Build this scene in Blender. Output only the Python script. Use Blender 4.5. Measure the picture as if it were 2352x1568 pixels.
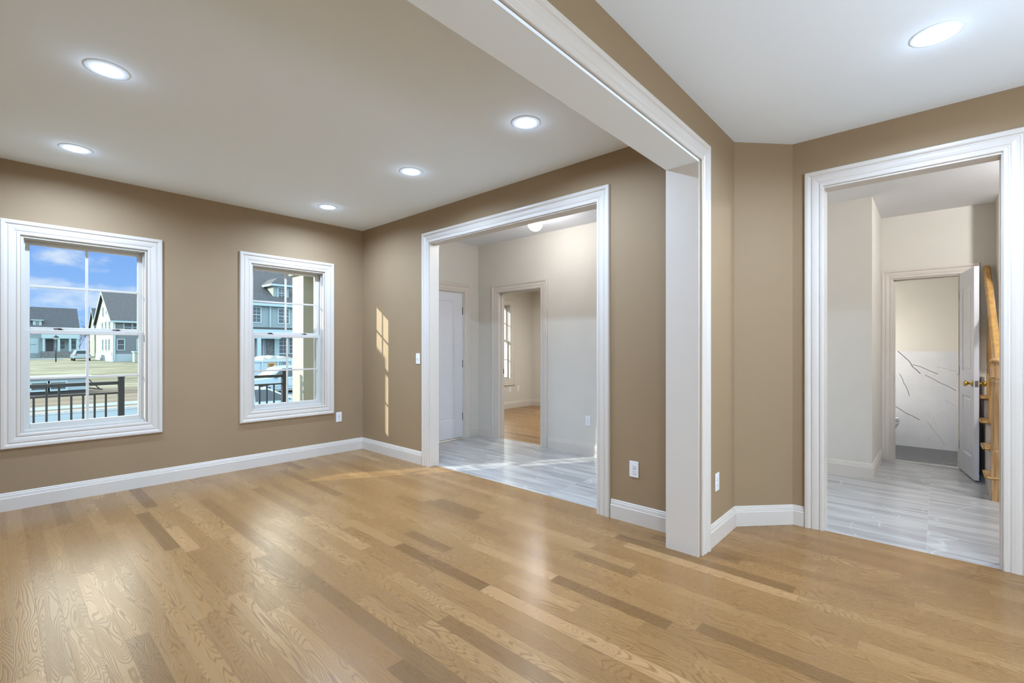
import bpy, bmesh, math, random
from mathutils import Vector, Matrix
from mathutils.geometry import tessellate_polygon
for o in list(bpy.data.objects): bpy.data.objects.remove(o, do_unlink=True)
SC = bpy.context.scene
COL = SC.collection
random.seed(7)

# ---------------------------------------------------------------- camera
cam = bpy.data.cameras.new('camera'); camo = bpy.data.objects.new('camera', cam); COL.objects.link(camo)
cam.sensor_fit = 'HORIZONTAL'; cam.sensor_width = 36.0
cam.lens = 36.0*1072.7264/2352
camo.location = (-3.1001, -5.363, 1.2738)
camo.rotation_euler = (math.pi/2, 0, -0.8339)
cam.shift_y = (797.4366-784)/2352
cam.clip_start = 0.05; cam.clip_end = 1000
SC.camera = camo

# ---------------------------------------------------------------- view
SC.view_settings.view_transform = 'Standard'; SC.view_settings.look = 'None'
SC.view_settings.exposure = 0.35; SC.view_settings.gamma = 1.0
SC.view_settings.use_curve_mapping = False

# ---------------------------------------------------------------- world sky
SKY_DIRECT = 0.66      # brightness of the sky near the horizon
GLARE_SKY = 5.0       # bright sky band above view, added for window glare on the floor
SKY_REAR = 4.2  # sky behind the house, raised as unseen fill for the rooms
W = bpy.data.worlds.new('sky'); SC.world = W; W.use_nodes = True
wn = W.node_tree.nodes; wl = W.node_tree.links; wn.clear()
def N(nt, t, **k):
    n = nt.nodes.new(t)
    for a, b in k.items(): setattr(n, a, b)
    return n
def mathn(nt, op, a, b=None, c=None, clamp=False):
    n = nt.nodes.new('ShaderNodeMath'); n.operation = op; n.use_clamp = clamp
    for i, v in enumerate((a, b, c)):
        if v is None: continue
        if isinstance(v, (int, float)): n.inputs[i].default_value = v
        else: nt.links.new(v, n.inputs[i])
    return n.outputs[0]
def smooth(nt, v, a, b):
    n = nt.nodes.new('ShaderNodeMapRange'); n.interpolation_type = 'SMOOTHSTEP'
    nt.links.new(v, n.inputs[0]); n.inputs[1].default_value = a; n.inputs[2].default_value = b
    return n.outputs[0]
def mixc(nt, f, a, b, mode='MIX'):
    n = nt.nodes.new('ShaderNodeMix'); n.data_type = 'RGBA'; n.blend_type = mode
    for i, v in ((0, f), (6, a), (7, b)):
        if isinstance(v, (int, float)): n.inputs[i].default_value = v
        elif isinstance(v, tuple): n.inputs[i].default_value = v if len(v) == 4 else (*v, 1)
        else: nt.links.new(v, n.inputs[i])
    return n.outputs[2]
nt = W.node_tree
tc = N(nt, 'ShaderNodeTexCoord'); sx = N(nt, 'ShaderNodeSeparateXYZ'); wl.new(tc.outputs['Generated'], sx.inputs[0])
mp = N(nt, 'ShaderNodeMapping'); mp.inputs['Scale'].default_value = (9, 9, 20); mp.inputs['Location'].default_value = (3.1, 0.35, 2.2)
wl.new(tc.outputs['Generated'], mp.inputs[0])
cl = N(nt, 'ShaderNodeTexNoise'); cl.inputs['Scale'].default_value = 1.0; cl.inputs['Detail'].default_value = 6; cl.inputs['Roughness'].default_value = 0.5
wl.new(mp.outputs[0], cl.inputs[0])
cm = smooth(nt, cl.outputs[0], 0.50, 0.66)
blue = mixc(nt, smooth(nt, sx.outputs[2], 0.0, 0.2), (0.44, 0.70, 1.16), (0.29, 0.52, 1.08))
skyc = mixc(nt, mathn(nt, 'MULTIPLY', cm, 0.95), blue, (0.95, 1.0, 1.16))
glare_sky = mathn(nt, 'MULTIPLY', smooth(nt, sx.outputs[2], 0.20, 0.34), mathn(nt, 'SUBTRACT', 1.0, smooth(nt, sx.outputs[2], 0.60, 0.85)))
glare_sky = mathn(nt, 'MULTIPLY', glare_sky, smooth(nt, sx.outputs[1], 0.15, 0.55))
rear = smooth(nt, mathn(nt, 'MULTIPLY', sx.outputs[1], -1.0), 0.0, 0.3)
c1 = mixc(nt, rear, skyc, (SKY_REAR*.86, SKY_REAR*1.0, SKY_REAR*1.20))
c2 = mixc(nt, glare_sky, c1, (GLARE_SKY*1.0/SKY_DIRECT, GLARE_SKY*0.93/SKY_DIRECT, GLARE_SKY*0.82/SKY_DIRECT))
bg = N(nt, 'ShaderNodeBackground'); wl.new(c2, bg.inputs[0]); bg.inputs[1].default_value = SKY_DIRECT
wo = N(nt, 'ShaderNodeOutputWorld'); wl.new(bg.outputs[0], wo.inputs[0])

# ---------------------------------------------------------------- sun
SUN_M = 0.64; SUN_T = 0.365
sd = bpy.data.lights.new('sun', 'SUN'); so = bpy.data.objects.new('sun', sd); COL.objects.link(so)
sd.energy = 6.0; sd.angle = math.radians(0.6); sd.color = (1.0, 0.95, 0.86)
sv = Vector((1, -SUN_M, -SUN_T*math.sqrt(1+SUN_M**2)))
so.rotation_euler = sv.to_track_quat('-Z', 'Y').to_euler(); so.location = (-20, 15, 12)

CAN_W = 24.0; CAN_LIV = 0.86; FILL_PEND_E = 46
LIGHT_COL = (0.71, 0.95, 1.34)

# ================================================================ materials
def srgb(*c):
    return tuple((v/255/12.92 if v/255 <= .04045 else ((v/255+.055)/1.055)**2.4) for v in c)
def mat(name, col, rough=0.5, metal=0.0, spec=0.5, emit=None, estr=0, coat=0, noise=0.0, nscale=8.0, bump=0.0, bscale=200.0):
    m = bpy.data.materials.new(name); m.use_nodes = True; nt = m.node_tree
    b = nt.nodes['Principled BSDF']
    b.inputs['Base Color'].default_value = (*col, 1); b.inputs['Roughness'].default_value = rough
    b.inputs['Metallic'].default_value = metal; b.inputs['Specular IOR Level'].default_value = spec
    b.inputs['Coat Weight'].default_value = coat
    if emit: b.inputs['Emission Color'].default_value = (*emit, 1); b.inputs['Emission Strength'].default_value = estr
    geo = nt.nodes.new('ShaderNodeNewGeometry')
    if noise:
        t = nt.nodes.new('ShaderNodeTexNoise'); t.inputs['Scale'].default_value = nscale; t.inputs['Detail'].default_value = 4
        nt.links.new(geo.outputs['Position'], t.inputs[0])
        f = smooth(nt, t.outputs[0], 0.3, 0.7)
        a = tuple(v*(1-noise) for v in col); c = tuple(min(1, v*(1+noise)) for v in col)
        nt.links.new(mixc(nt, f, a, c), b.inputs['Base Color'])
    if bump:
        t = nt.nodes.new('ShaderNodeTexNoise'); t.inputs['Scale'].default_value = bscale; t.inputs['Detail'].default_value = 3
        nt.links.new(geo.outputs['Position'], t.inputs[0])
        bp = nt.nodes.new('ShaderNodeBump'); bp.inputs['Strength'].default_value = bump; bp.inputs['Distance'].default_value = 0.001
        nt.links.new(t.outputs[0], bp.inputs['Height']); nt.links.new(bp.outputs[0], b.inputs['Normal'])
    return m
TAUPE = mat('taupe_paint', srgb(153, 130, 100), .65, spec=.3, noise=.012, nscale=3, bump=.15)
CREAM = mat('cream_paint', srgb(212, 207, 196), .65, spec=.3, noise=.012, nscale=3, bump=.15)
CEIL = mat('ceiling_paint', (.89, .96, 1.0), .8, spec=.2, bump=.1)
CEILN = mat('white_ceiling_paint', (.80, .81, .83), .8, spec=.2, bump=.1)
TRIM = mat('white_trim_paint', srgb(210, 202, 191), .35, spec=.5, noise=.008, nscale=5)
DOORW = mat('white_door_paint', srgb(222, 223, 228), .38, noise=.01)
VINYL = mat('white_vinyl', srgb(200, 196, 188), .35)
PLATE = mat('white_plastic', srgb(232, 232, 232), .3)
SLOT = mat('dark_slot', srgb(70, 68, 66), .6)
BRONZE = mat('dark_bronze', srgb(60, 50, 45), .35, metal=.6)
BRASS = mat('polished_brass', srgb(205, 170, 85), .18, metal=1.0)
STEEL = mat('satin_steel', srgb(170, 170, 172), .3, metal=1.0)
EMIT = mat('lit_lens', (1, 1, 1), .4, emit=(1, 1, 1), estr=6)
BAFFLE = mat('white_baffle', srgb(245, 245, 245), .5)
CHINA = mat('white_porcelain', srgb(235, 235, 235), .12, coat=.5)
GRANITE = mat('grey_saddle_stone', srgb(185, 182, 176), .3, noise=.06, nscale=30)
BLACKM = mat('black_metal', srgb(52, 50, 50), .45)
CONC = mat('concrete', srgb(176, 172, 162), .8, noise=.08, nscale=6)
PORCHW = mat('porch_column_paint', srgb(164, 160, 144), .5, noise=.02)
SIDEG = mat('grey_siding', srgb(128, 146, 152), .7)
RUB = mat('tyre_rubber', srgb(38, 38, 40), .7)
CARW = mat('white_car_paint', srgb(156, 170, 174), .25, coat=.6)
CARD = mat('dark_car_paint', srgb(60, 64, 80), .25, coat=.6)
CARG = mat('car_window_glass', srgb(50, 62, 66), .12)
HUB = mat('wheel_alloy', srgb(170, 175, 180), .35, metal=.6)
REDL = mat('red_tail_lamp', srgb(170, 50, 60), .3)

def siding(name, col, pitch=0.15, dark=.80):
    m = mat(name, col, .7); nt = m.node_tree; b = nt.nodes['Principled BSDF']
    geo = nt.nodes.new('ShaderNodeNewGeometry'); s = nt.nodes.new('ShaderNodeSeparateXYZ'); nt.links.new(geo.outputs['Position'], s.inputs[0])
    fr = mathn(nt, 'FRACT', mathn(nt, 'DIVIDE', s.outputs[2], pitch))
    f = mathn(nt, 'LESS_THAN', fr, 0.16)
    nt.links.new(mixc(nt, f, col, tuple(v*dark for v in col)), b.inputs['Base Color'])
    return m
SID_CREAM = siding('pale_lap_siding', srgb(146, 149, 136), .22, .9)
SID_SHADE_GREY = siding('shaded_grey_siding', srgb(102, 106, 106), .22, .9)
SID_SHADE_BLUE = siding('shaded_blue_siding', srgb(126, 139, 138), .2, .8)
SHINGLE = mat('dark_roof_shingle', srgb(76, 76, 76), .9, noise=.16, nscale=5)
HTRIM = mat('house_trim', srgb(150, 167, 166), .6)
HGLASS = mat('house_window_glass', srgb(66, 68, 72), .3, noise=.25, nscale=.8)
STONE = mat('stone_veneer', srgb(100, 100, 96), .85, noise=.25, nscale=5)
BARK = mat('bare_bark', srgb(96, 88, 80), .9, noise=.2)
TARP = mat('pale_tarp', srgb(150, 152, 142), .7, noise=.08, nscale=3)

# glass: faint cool tint, slight reflection
def glass_mat():
    m = bpy.data.materials.new('window_glass'); m.use_nodes = True; nt = m.node_tree; nt.nodes.clear()
    o = nt.nodes.new('ShaderNodeOutputMaterial'); mx = nt.nodes.new('ShaderNodeMixShader')
    t = nt.nodes.new('ShaderNodeBsdfTransparent'); t.inputs[0].default_value = (.93, .99, 1.0, 1)
    g = nt.nodes.new('ShaderNodeBsdfGlossy'); g.inputs['Roughness'].default_value = .01
    fr = nt.nodes.new('ShaderNodeFresnel'); fr.inputs[0].default_value = 1.45
    f = mathn(nt, 'MULTIPLY', fr.outputs[0], .004)
    nt.links.new(f, mx.inputs[0]); nt.links.new(t.outputs[0], mx.inputs[1]); nt.links.new(g.outputs[0], mx.inputs[2])
    nt.links.new(mx.outputs[0], o.inputs[0]); return m
GLASS = glass_mat()

def white_noise(nt, vec):
    n = nt.nodes.new('ShaderNodeTexWhiteNoise'); n.noise_dimensions = '3D'; nt.links.new(vec, n.inputs[0]); return n
def comb(nt, x, y, z):
    n = nt.nodes.new('ShaderNodeCombineXYZ')
    for i, v in enumerate((x, y, z)):
        if isinstance(v, (int, float)): n.inputs[i].default_value = v
        else: nt.links.new(v, n.inputs[i])
    return n.outputs[0]
def noise(nt, vec, scale=1, detail=2, rough=.5, dist=0):
    n = nt.nodes.new('ShaderNodeTexNoise'); nt.links.new(vec, n.inputs[0])
    n.inputs['Scale'].default_value = scale; n.inputs['Detail'].default_value = detail
    n.inputs['Roughness'].default_value = rough; n.inputs['Distortion'].default_value = dist
    return n.outputs[0]

def oak_floor():
    m = bpy.data.materials.new('oak_strip_floor'); m.use_nodes = True; nt = m.node_tree; b = nt.nodes['Principled BSDF']
    geo = nt.nodes.new('ShaderNodeNewGeometry'); s = nt.nodes.new('ShaderNodeSeparateXYZ'); nt.links.new(geo.outputs['Position'], s.inputs[0])
    BW = 0.0826
    X, Y = s.outputs[0], s.outputs[1]
    xr = mathn(nt, 'DIVIDE', X, BW); row = mathn(nt, 'FLOOR', xr); fx = mathn(nt, 'FRACT', xr)
    rr = white_noise(nt, comb(nt, row, 3.1, 0)).outputs[0]
    L = mathn(nt, 'ADD', mathn(nt, 'MULTIPLY', rr, 0.75), 0.55)
    yo = mathn(nt, 'ADD', Y, mathn(nt, 'MULTIPLY', rr, 37.7))
    # jitter the joints so lengths vary along a row
    yj = mathn(nt, 'ADD', yo, mathn(nt, 'MULTIPLY', noise(nt, comb(nt, mathn(nt, 'MULTIPLY', row, 7.3), mathn(nt, 'MULTIPLY', yo, .45), 0), 1, 0), 1.4))
    yr = mathn(nt, 'DIVIDE', yj, L); idx = mathn(nt, 'FLOOR', yr); fy = mathn(nt, 'FRACT', yr)
    wn_ = white_noise(nt, comb(nt, row, idx, 0)); rv = wn_.outputs[0]; sc = nt.nodes.new('ShaderNodeSeparateColor'); nt.links.new(wn_.outputs[1], sc.inputs[0])
    r1, r2, r3 = sc.outputs[0], sc.outputs[1], sc.outputs[2]
    # cathedral grain: contour lines of a noise field stretched along the board
    gx = mathn(nt, 'ADD', mathn(nt, 'MULTIPLY', X, 9.0), mathn(nt, 'MULTIPLY', r1, 91.0))
    gy = mathn(nt, 'ADD', mathn(nt, 'MULTIPLY', Y, .95), mathn(nt, 'MULTIPLY', r2, 57.0))
    field = noise(nt, comb(nt, gx, gy, mathn(nt, 'MULTIPLY', r3, 40)), 1.0, 2.2, .45, .35)
    rings = mathn(nt, 'SINE', mathn(nt, 'MULTIPLY', field, mathn(nt, 'ADD', mathn(nt, 'MULTIPLY', r3, 150), 210)))
    rings = smooth(nt, rings, .25, 1.0)
    fib = noise(nt, comb(nt, mathn(nt, 'MULTIPLY', X, 420), mathn(nt, 'MULTIPLY', Y, 14), 0), 1, 3, .6)
    fibm = smooth(nt, fib, .42, .72)
    big = noise(nt, comb(nt, mathn(nt, 'MULTIPLY', gx, .6), mathn(nt, 'MULTIPLY', gy, .8), 5), 1, 1, .5)
    base = nt.nodes.new('ShaderNodeValToRGB'); cr = base.color_ramp
    cr.elements[0].position = 0; cr.elements[0].color = (*srgb(122, 90, 55), 1)
    cr.elements[1].position = 1; cr.elements[1].color = (*srgb(176, 138, 94), 1)
    for p, c in ((.05, (130, 98, 60)), (.14, (146, 110, 69)), (.65, (155, 119, 75)), (.88, (163, 127, 83))):
        e = cr.elements.new(p); e.color = (*srgb(*c), 1)
    nt.links.new(rv, base.inputs[0])
    c = base.outputs[0]
    amt = mathn(nt, 'MULTIPLY', rings, mathn(nt, 'ADD', mathn(nt, 'MULTIPLY', r1, .36), .30))
    c = mixc(nt, amt, c, mixc(nt, 1.0, c, (.52, .44, .36), 'MULTIPLY'))
    c = mixc(nt, mathn(nt, 'MULTIPLY', fibm, .42), c, mixc(nt, 1.0, c, (.74, .70, .64), 'MULTIPLY'))
    c = mixc(nt, mathn(nt, 'MULTIPLY', smooth(nt, big, .35, .7), .25), c, mixc(nt, 1.0, c, (.82, .78, .72), 'MULTIPLY'))
    # joints
    ex = mathn(nt, 'MINIMUM', fx, mathn(nt, 'SUBTRACT', 1, fx))
    ey = mathn(nt, 'MULTIPLY', mathn(nt, 'MINIMUM', fy, mathn(nt, 'SUBTRACT', 1, fy)), mathn(nt, 'DIVIDE', L, BW))
    e = mathn(nt, 'MINIMUM', ex, ey); line = mathn(nt, 'SUBTRACT', 1, smooth(nt, e, .004, .016))
    c = mixc(nt, mathn(nt, 'MULTIPLY', line, .5), c, (.14, .08, .04))
    nt.links.new(c, b.inputs['Base Color'])
    rg = mathn(nt, 'ADD', mathn(nt, 'MULTIPLY', rings, .05), .25)
    nt.links.new(rg, b.inputs['Roughness']); b.inputs['Specular IOR Level'].default_value = .26
    h = mathn(nt, 'SUBTRACT', mathn(nt, 'MULTIPLY', rings, -.5), mathn(nt, 'MULTIPLY', line, .5))
    bp = nt.nodes.new('ShaderNodeBump'); bp.inputs['Strength'].default_value = .22; bp.inputs['Distance'].default_value = .0012
    nt.links.new(h, bp.inputs['Height']); nt.links.new(bp.outputs[0], b.inputs['Normal'])
    return m
OAKF = oak_floor()

def wood(name, c1, c2, axis=2, sc=1.0):
    m = bpy.data.materials.new(name); m.use_nodes = True; nt = m.node_tree; b = nt.nodes['Principled BSDF']
    geo = nt.nodes.new('ShaderNodeNewGeometry'); mp = nt.nodes.new('ShaderNodeMapping')
    s = [55*sc, 55*sc, 55*sc]; s[axis] = 3.0*sc; mp.inputs['Scale'].default_value = s
    nt.links.new(geo.outputs['Position'], mp.inputs[0])
    f = noise(nt, mp.outputs[0], 1, 3, .6, .4)
    nt.links.new(mixc(nt, smooth(nt, f, .38, .64), c1, c2), b.inputs['Base Color'])
    b.inputs['Roughness'].default_value = .32
    return m
OAK = wood('golden_oak', srgb(172, 126, 66), srgb(206, 160, 96), 2)
OAKX = wood('golden_oak_rail', srgb(176, 134, 74), srgb(196, 154, 90), 0, .5)
OAKN = wood('natural_oak_post', srgb(170, 130, 84), srgb(204, 166, 118), 2)

def tile_floor():
    m = bpy.data.materials.new('grey_veined_floor_tile'); m.use_nodes = True; nt = m.node_tree; b = nt.nodes['Principled BSDF']
    geo = nt.nodes.new('ShaderNodeNewGeometry'); s = nt.nodes.new('ShaderNodeSeparateXYZ'); nt.links.new(geo.outputs['Position'], s.inputs[0])
    X, Y = s.outputs[0], s.outputs[1]
    tx = mathn(nt, 'DIVIDE', mathn(nt, 'ADD', X, .12), .61); ty = mathn(nt, 'DIVIDE', mathn(nt, 'ADD', Y, 5.32), 1.22)
    ix, iy = mathn(nt, 'FLOOR', tx), mathn(nt, 'FLOOR', ty); fx, fy = mathn(nt, 'FRACT', tx), mathn(nt, 'FRACT', ty)
    w = white_noise(nt, comb(nt, ix, iy, 2)); sc = nt.nodes.new('ShaderNodeSeparateColor'); nt.links.new(w.outputs[1], sc.inputs[0])
    vx = mathn(nt, 'ADD', mathn(nt, 'MULTIPLY', X, 9), mathn(nt, 'MULTIPLY', sc.outputs[0], 50))
    vy = mathn(nt, 'ADD', mathn(nt, 'MULTIPLY', Y, .9), mathn(nt, 'MULTIPLY', sc.outputs[1], 50))
    f = noise(nt, comb(nt, vx, vy, 0), 1, 5, .6, .5)
    f2 = noise(nt, comb(nt, mathn(nt, 'MULTIPLY', vx, 2.3), vy, 9), 1, 3, .5, .3)
    c = mixc(nt, smooth(nt, f, .35, .68), srgb(190, 188, 184), srgb(154, 153, 151))
    c = mixc(nt, mathn(nt, 'MULTIPLY', smooth(nt, f2, .60, .70), .5), c, srgb(104, 105, 107))
    wv = mathn(nt, 'ABSOLUTE', mathn(nt, 'SUBTRACT', noise(nt, comb(nt, mathn(nt, 'MULTIPLY', X, 2.2), mathn(nt, 'MULTIPLY', Y, 1.6), sc.outputs[2]), 1, 2, .4, .4), .5))
    c = mixc(nt, mathn(nt, 'MULTIPLY', mathn(nt, 'SUBTRACT', 1, smooth(nt, wv, .0, .006)), .3), c, srgb(232, 234, 236))
    ex = mathn(nt, 'MULTIPLY', mathn(nt, 'MINIMUM', fx, mathn(nt, 'SUBTRACT', 1, fx)), .61)
    ey = mathn(nt, 'MULTIPLY', mathn(nt, 'MINIMUM', fy, mathn(nt, 'SUBTRACT', 1, fy)), 1.22)
    ln = mathn(nt, 'LESS_THAN', mathn(nt, 'MINIMUM', ex, ey), .0016)
    c = mixc(nt, mathn(nt, 'MULTIPLY', ln, .7), c, srgb(190, 190, 188))
    nt.links.new(c, b.inputs['Base Color']); b.inputs['Roughness'].default_value = .2
    return m
TILEF = tile_floor()
def bath_floor():
    m = mat('black_veined_tile', srgb(48, 48, 50), .14); nt = m.node_tree; b = nt.nodes['Principled BSDF']
    geo = nt.nodes.new('ShaderNodeNewGeometry'); mp = nt.nodes.new('ShaderNodeMapping'); mp.inputs['Scale'].default_value = (1.6, 1.1, 1)
    mp.inputs['Rotation'].default_value = (0, 0, .6); nt.links.new(geo.outputs['Position'], mp.inputs[0])
    v = mathn(nt, 'ABSOLUTE', mathn(nt, 'SUBTRACT', noise(nt, mp.outputs[0], 1, 3, .5, 1.0), .5))
    f = mathn(nt, 'SUBTRACT', 1, smooth(nt, v, 0, .006))
    nt.links.new(mixc(nt, mathn(nt, 'MULTIPLY', f, .6), srgb(48, 48, 50), srgb(190, 190, 190)), b.inputs['Base Color']); return m
BTILE = bath_floor()
def marble():
    m = mat('pale_grey_marble_tile', srgb(220, 220, 220), .14); nt = m.node_tree; b = nt.nodes['Principled BSDF']
    geo = nt.nodes.new('ShaderNodeNewGeometry'); s = nt.nodes.new('ShaderNodeSeparateXYZ'); nt.links.new(geo.outputs['Position'], s.inputs[0])
    f = noise(nt, geo.outputs['Position'], 2.5, 4, .55, .4)
    c = mixc(nt, smooth(nt, f, .3, .7), srgb(212, 213, 214), srgb(224, 224, 224))
    v = mathn(nt, 'ABSOLUTE', mathn(nt, 'SUBTRACT', noise(nt, geo.outputs['Position'], 1.7, 4, .5, 1.5), .52))
    c = mixc(nt, mathn(nt, 'MULTIPLY', mathn(nt, 'SUBTRACT', 1, smooth(nt, v, 0, .006)), .14), c, srgb(150, 150, 150))
    tz = mathn(nt, 'FRACT', mathn(nt, 'DIVIDE', mathn(nt, 'SUBTRACT', s.outputs[2], .046), .2985))
    ty = mathn(nt, 'FRACT', mathn(nt, 'DIVIDE', mathn(nt, 'SUBTRACT', s.outputs[1], -4.965), .613))
    e = mathn(nt, 'MINIMUM', mathn(nt, 'MULTIPLY', mathn(nt, 'MINIMUM', tz, mathn(nt, 'SUBTRACT', 1, tz)), .2985), mathn(nt, 'MULTIPLY', mathn(nt, 'MINIMUM', ty, mathn(nt, 'SUBTRACT', 1, ty)), .613))
    c = mixc(nt, mathn(nt, 'MULTIPLY', mathn(nt, 'LESS_THAN', e, .0015), .6), c, srgb(225, 225, 222))
    nt.links.new(c, b.inputs['Base Color']); return m
MARBLE = marble()
VEIN = mat('dark_marble_vein', srgb(52, 54, 60), .14)
VEIN2 = mat('faint_marble_vein', srgb(150, 151, 154), .14)
def ground_mat():
    m = mat('dry_lawn_and_soil', (.4, .4, .3), .95); nt = m.node_tree; b = nt.nodes['Principled BSDF']
    geo = nt.nodes.new('ShaderNodeNewGeometry'); mp = nt.nodes.new('ShaderNodeMapping'); mp.inputs['Scale'].default_value = (.11, .5, 1)
    nt.links.new(geo.outputs['Position'], mp.inputs[0]); s = nt.nodes.new('ShaderNodeSeparateXYZ'); nt.links.new(geo.outputs['Position'], s.inputs[0])
    f = noise(nt, mp.outputs[0], 1, 6, .68, 1.4)
    f2 = noise(nt, geo.outputs['Position'], 1.3, 5, .65)
    grass = mixc(nt, smooth(nt, f, .42, .60), srgb(130, 128, 104), srgb(82, 78, 50))
    soil = mixc(nt, smooth(nt, f, .4, .62), srgb(118, 104, 84), srgb(92, 78, 60))
    c = mixc(nt, smooth(nt, s.outputs[1], 33, 40), soil, grass)
    c = mixc(nt, mathn(nt, 'MULTIPLY', smooth(nt, f2, .4, .7), .3), c, srgb(100, 92, 70))
    nt.links.new(c, b.inputs['Base Color']); return m
GROUND = ground_mat()
ASPH = mat('worn_asphalt', srgb(88, 108, 118), .85, noise=.07, nscale=.7)

# ================================================================ mesh helpers
WORLD = {}      # world origin of every object made here
class MB:
    def __init__(s): s.v = []; s.f = []; s.m = []; s.sm = []
    def face(s, pts, m=0, smooth=False):
        n = len(s.v); s.v += [tuple(p) for p in pts]; s.f.append(tuple(range(n, n+len(pts)))); s.m.append(m); s.sm.append(smooth)
    def raw(s, vs, fs, m=0, smooth=False):
        n = len(s.v); s.v += [tuple(p) for p in vs]
        for f in fs: s.f.append(tuple(i+n for i in f)); s.m.append(m); s.sm.append(smooth)
    def box(s, x0, x1, y0, y1, z0, z1, m=0, skip=''):
        x0, x1 = sorted((x0, x1)); y0, y1 = sorted((y0, y1)); z0, z1 = sorted((z0, z1))
        vs = [(x, y, z) for z in (z0, z1) for y in (y0, y1) for x in (x0, x1)]
        s.raw(vs, [(0, 2, 3, 1), (4, 5, 7, 6), (0, 1, 5, 4), (2, 6, 7, 3), (0, 4, 6, 2), (1, 3, 7, 5)], m)
        return s
    def lathe(s, prof, n=24, origin=(0, 0, 0), axis='z', m=0, cap=True):
        o = Vector(origin); vs = []; fs = []
        for (r, h) in prof:
            for k in range(n):
                a = 2*math.pi*k/n; c, d = r*math.cos(a), r*math.sin(a)
                p = {'z': (c, d, h), 'x': (h, c, d), 'y': (d, h, c)}[axis]
                vs.append(tuple(o+Vector(p)))
        for i in range(len(prof)-1):
            for k in range(n):
                k2 = (k+1) % n; fs.append((i*n+k, i*n+k2, (i+1)*n+k2, (i+1)*n+k))
        s.raw(vs, fs, m, True)
        if cap:
            for i, rev in ((0, True), (len(prof)-1, False)):
                if prof[i][0] > 1e-6:
                    q = [vs[i*n+k] for k in range(n)]
                    s.face(q[::-1] if rev else q, m)
        return s
    def tube(s, p0, p1, r0, r1=None, n=10, m=0):
        r1 = r0 if r1 is None else r1; p0, p1 = Vector(p0), Vector(p1); d = (p1-p0).normalized()
        u = d.orthogonal().normalized(); w = d.cross(u); vs = []
        for p, r in ((p0, r0), (p1, r1)):
            for k in range(n):
                a = 2*math.pi*k/n; vs.append(tuple(p+u*r*math.cos(a)+w*r*math.sin(a)))
        s.raw(vs, [(k, (k+1) % n, n+(k+1) % n, n+k) for k in range(n)], m, True)
        s.face(vs[:n][::-1], m); s.face(vs[n:], m); return s
    def prism(s, poly, axis, a0, a1, m=0):
        """poly: list of 2D points; axis 'x': pts=(y,z); 'y': pts=(x,z); 'z': pts=(x,y)"""
        def P(p, a): return {'x': (a, p[0], p[1]), 'y': (p[0], a, p[1]), 'z': (p[0], p[1], a)}[axis]
        A = [P(p, a0) for p in poly]; B = [P(p, a1) for p in poly]; n = len(poly)
        s.raw(A+B, [tuple(range(n))[::-1], tuple(range(n, 2*n))]+[(i, (i+1) % n, n+(i+1) % n, n+i) for i in range(n)], m); return s
    def sweep(s, path, prof, n, closed=False, sign=1, m=0):
        """prof (u,v): u in the plane of the path (sideways, mitred), v along n"""
        n = Vector(n); P = [Vector(p) for p in path]; K = len(P); segs = []
        for i in range(K if closed else K-1): segs.append((P[(i+1) % K]-P[i]).normalized())
        outs = [sign*t.cross(n) for t in segs]; rings = []
        for i in range(K):
            if closed: o1, o2 = outs[i-1], outs[i]
            else: o1, o2 = outs[max(0, i-1)], outs[min(len(outs)-1, i)]
            mm = (o1+o2)/(1+o1.dot(o2))
            rings.append([tuple(P[i]+mm*u+n*v) for (u, v) in prof])
        L = len(prof); vs = [p for r in rings for p in r]; fs = []
        for i in range(K if closed else K-1):
            j = (i+1) % K
            for k in range(L-1): fs.append((i*L+k, i*L+k+1, j*L+k+1, j*L+k))
            fs.append((i*L+L-1, i*L, j*L, j*L+L-1))
        if not closed: fs += [tuple(range(L)), tuple((K-1)*L+k for k in range(L))[::-1]]
        s.raw(vs, fs, m); return s
    def build(s, name, mats, parent=None, bevel=0, origin=None, subsurf=0):
        if not isinstance(mats, (list, tuple)): mats = [mats]
        if parent is not None: org = WORLD[parent.name]
        elif origin is not None: org = Vector(origin)
        else:
            xs = [v[0] for v in s.v]; ys = [v[1] for v in s.v]; zs = [v[2] for v in s.v]
            org = Vector(((min(xs)+max(xs))/2, (min(ys)+max(ys))/2, min(zs)))
        me = bpy.data.meshes.new(name)
        me.from_pydata([(v[0]-org[0], v[1]-org[1], v[2]-org[2]) for v in s.v], [], s.f)
        for mm in mats: me.materials.append(mm)
        me.polygons.foreach_set('material_index', s.m); me.polygons.foreach_set('use_smooth', s.sm)
        bm = bmesh.new(); bm.from_mesh(me); bmesh.ops.remove_doubles(bm, verts=bm.verts, dist=1e-5)
        bmesh.ops.recalc_face_normals(bm, faces=bm.faces); bm.to_mesh(me); bm.free()
        o = bpy.data.objects.new(name, me); COL.objects.link(o)
        if parent is not None: o.parent = parent
        else: o.location = org
        WORLD[o.name] = Vector(org)
        if bevel:
            b = o.modifiers.new('b', 'BEVEL'); b.width = bevel; b.segments = 2; b.limit_method = 'ANGLE'; b.angle_limit = math.radians(40); b.harden_normals = False
        if subsurf:
            b = o.modifiers.new('s', 'SUBSURF'); b.levels = subsurf; b.render_levels = subsurf
        return o
def tag(o, label=None, cat=None, group=None, kind=None):
    if label: o['label'] = label
    if cat: o['category'] = cat
    if group: o['group'] = group
    if kind: o['kind'] = kind
    return o
def empty(name, loc, label=None, cat=None, group=None, kind=None):
    o = bpy.data.objects.new(name, None); COL.objects.link(o); o.location = loc; o.empty_display_size = .1
    WORLD[o.name] = Vector(loc); return tag(o, label, cat, group, kind)
def struct(o, label=None, cat=None): return tag(o, label, cat, kind='structure')
def children(o): return [c for c in bpy.data.objects if c.parent == o]
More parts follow.
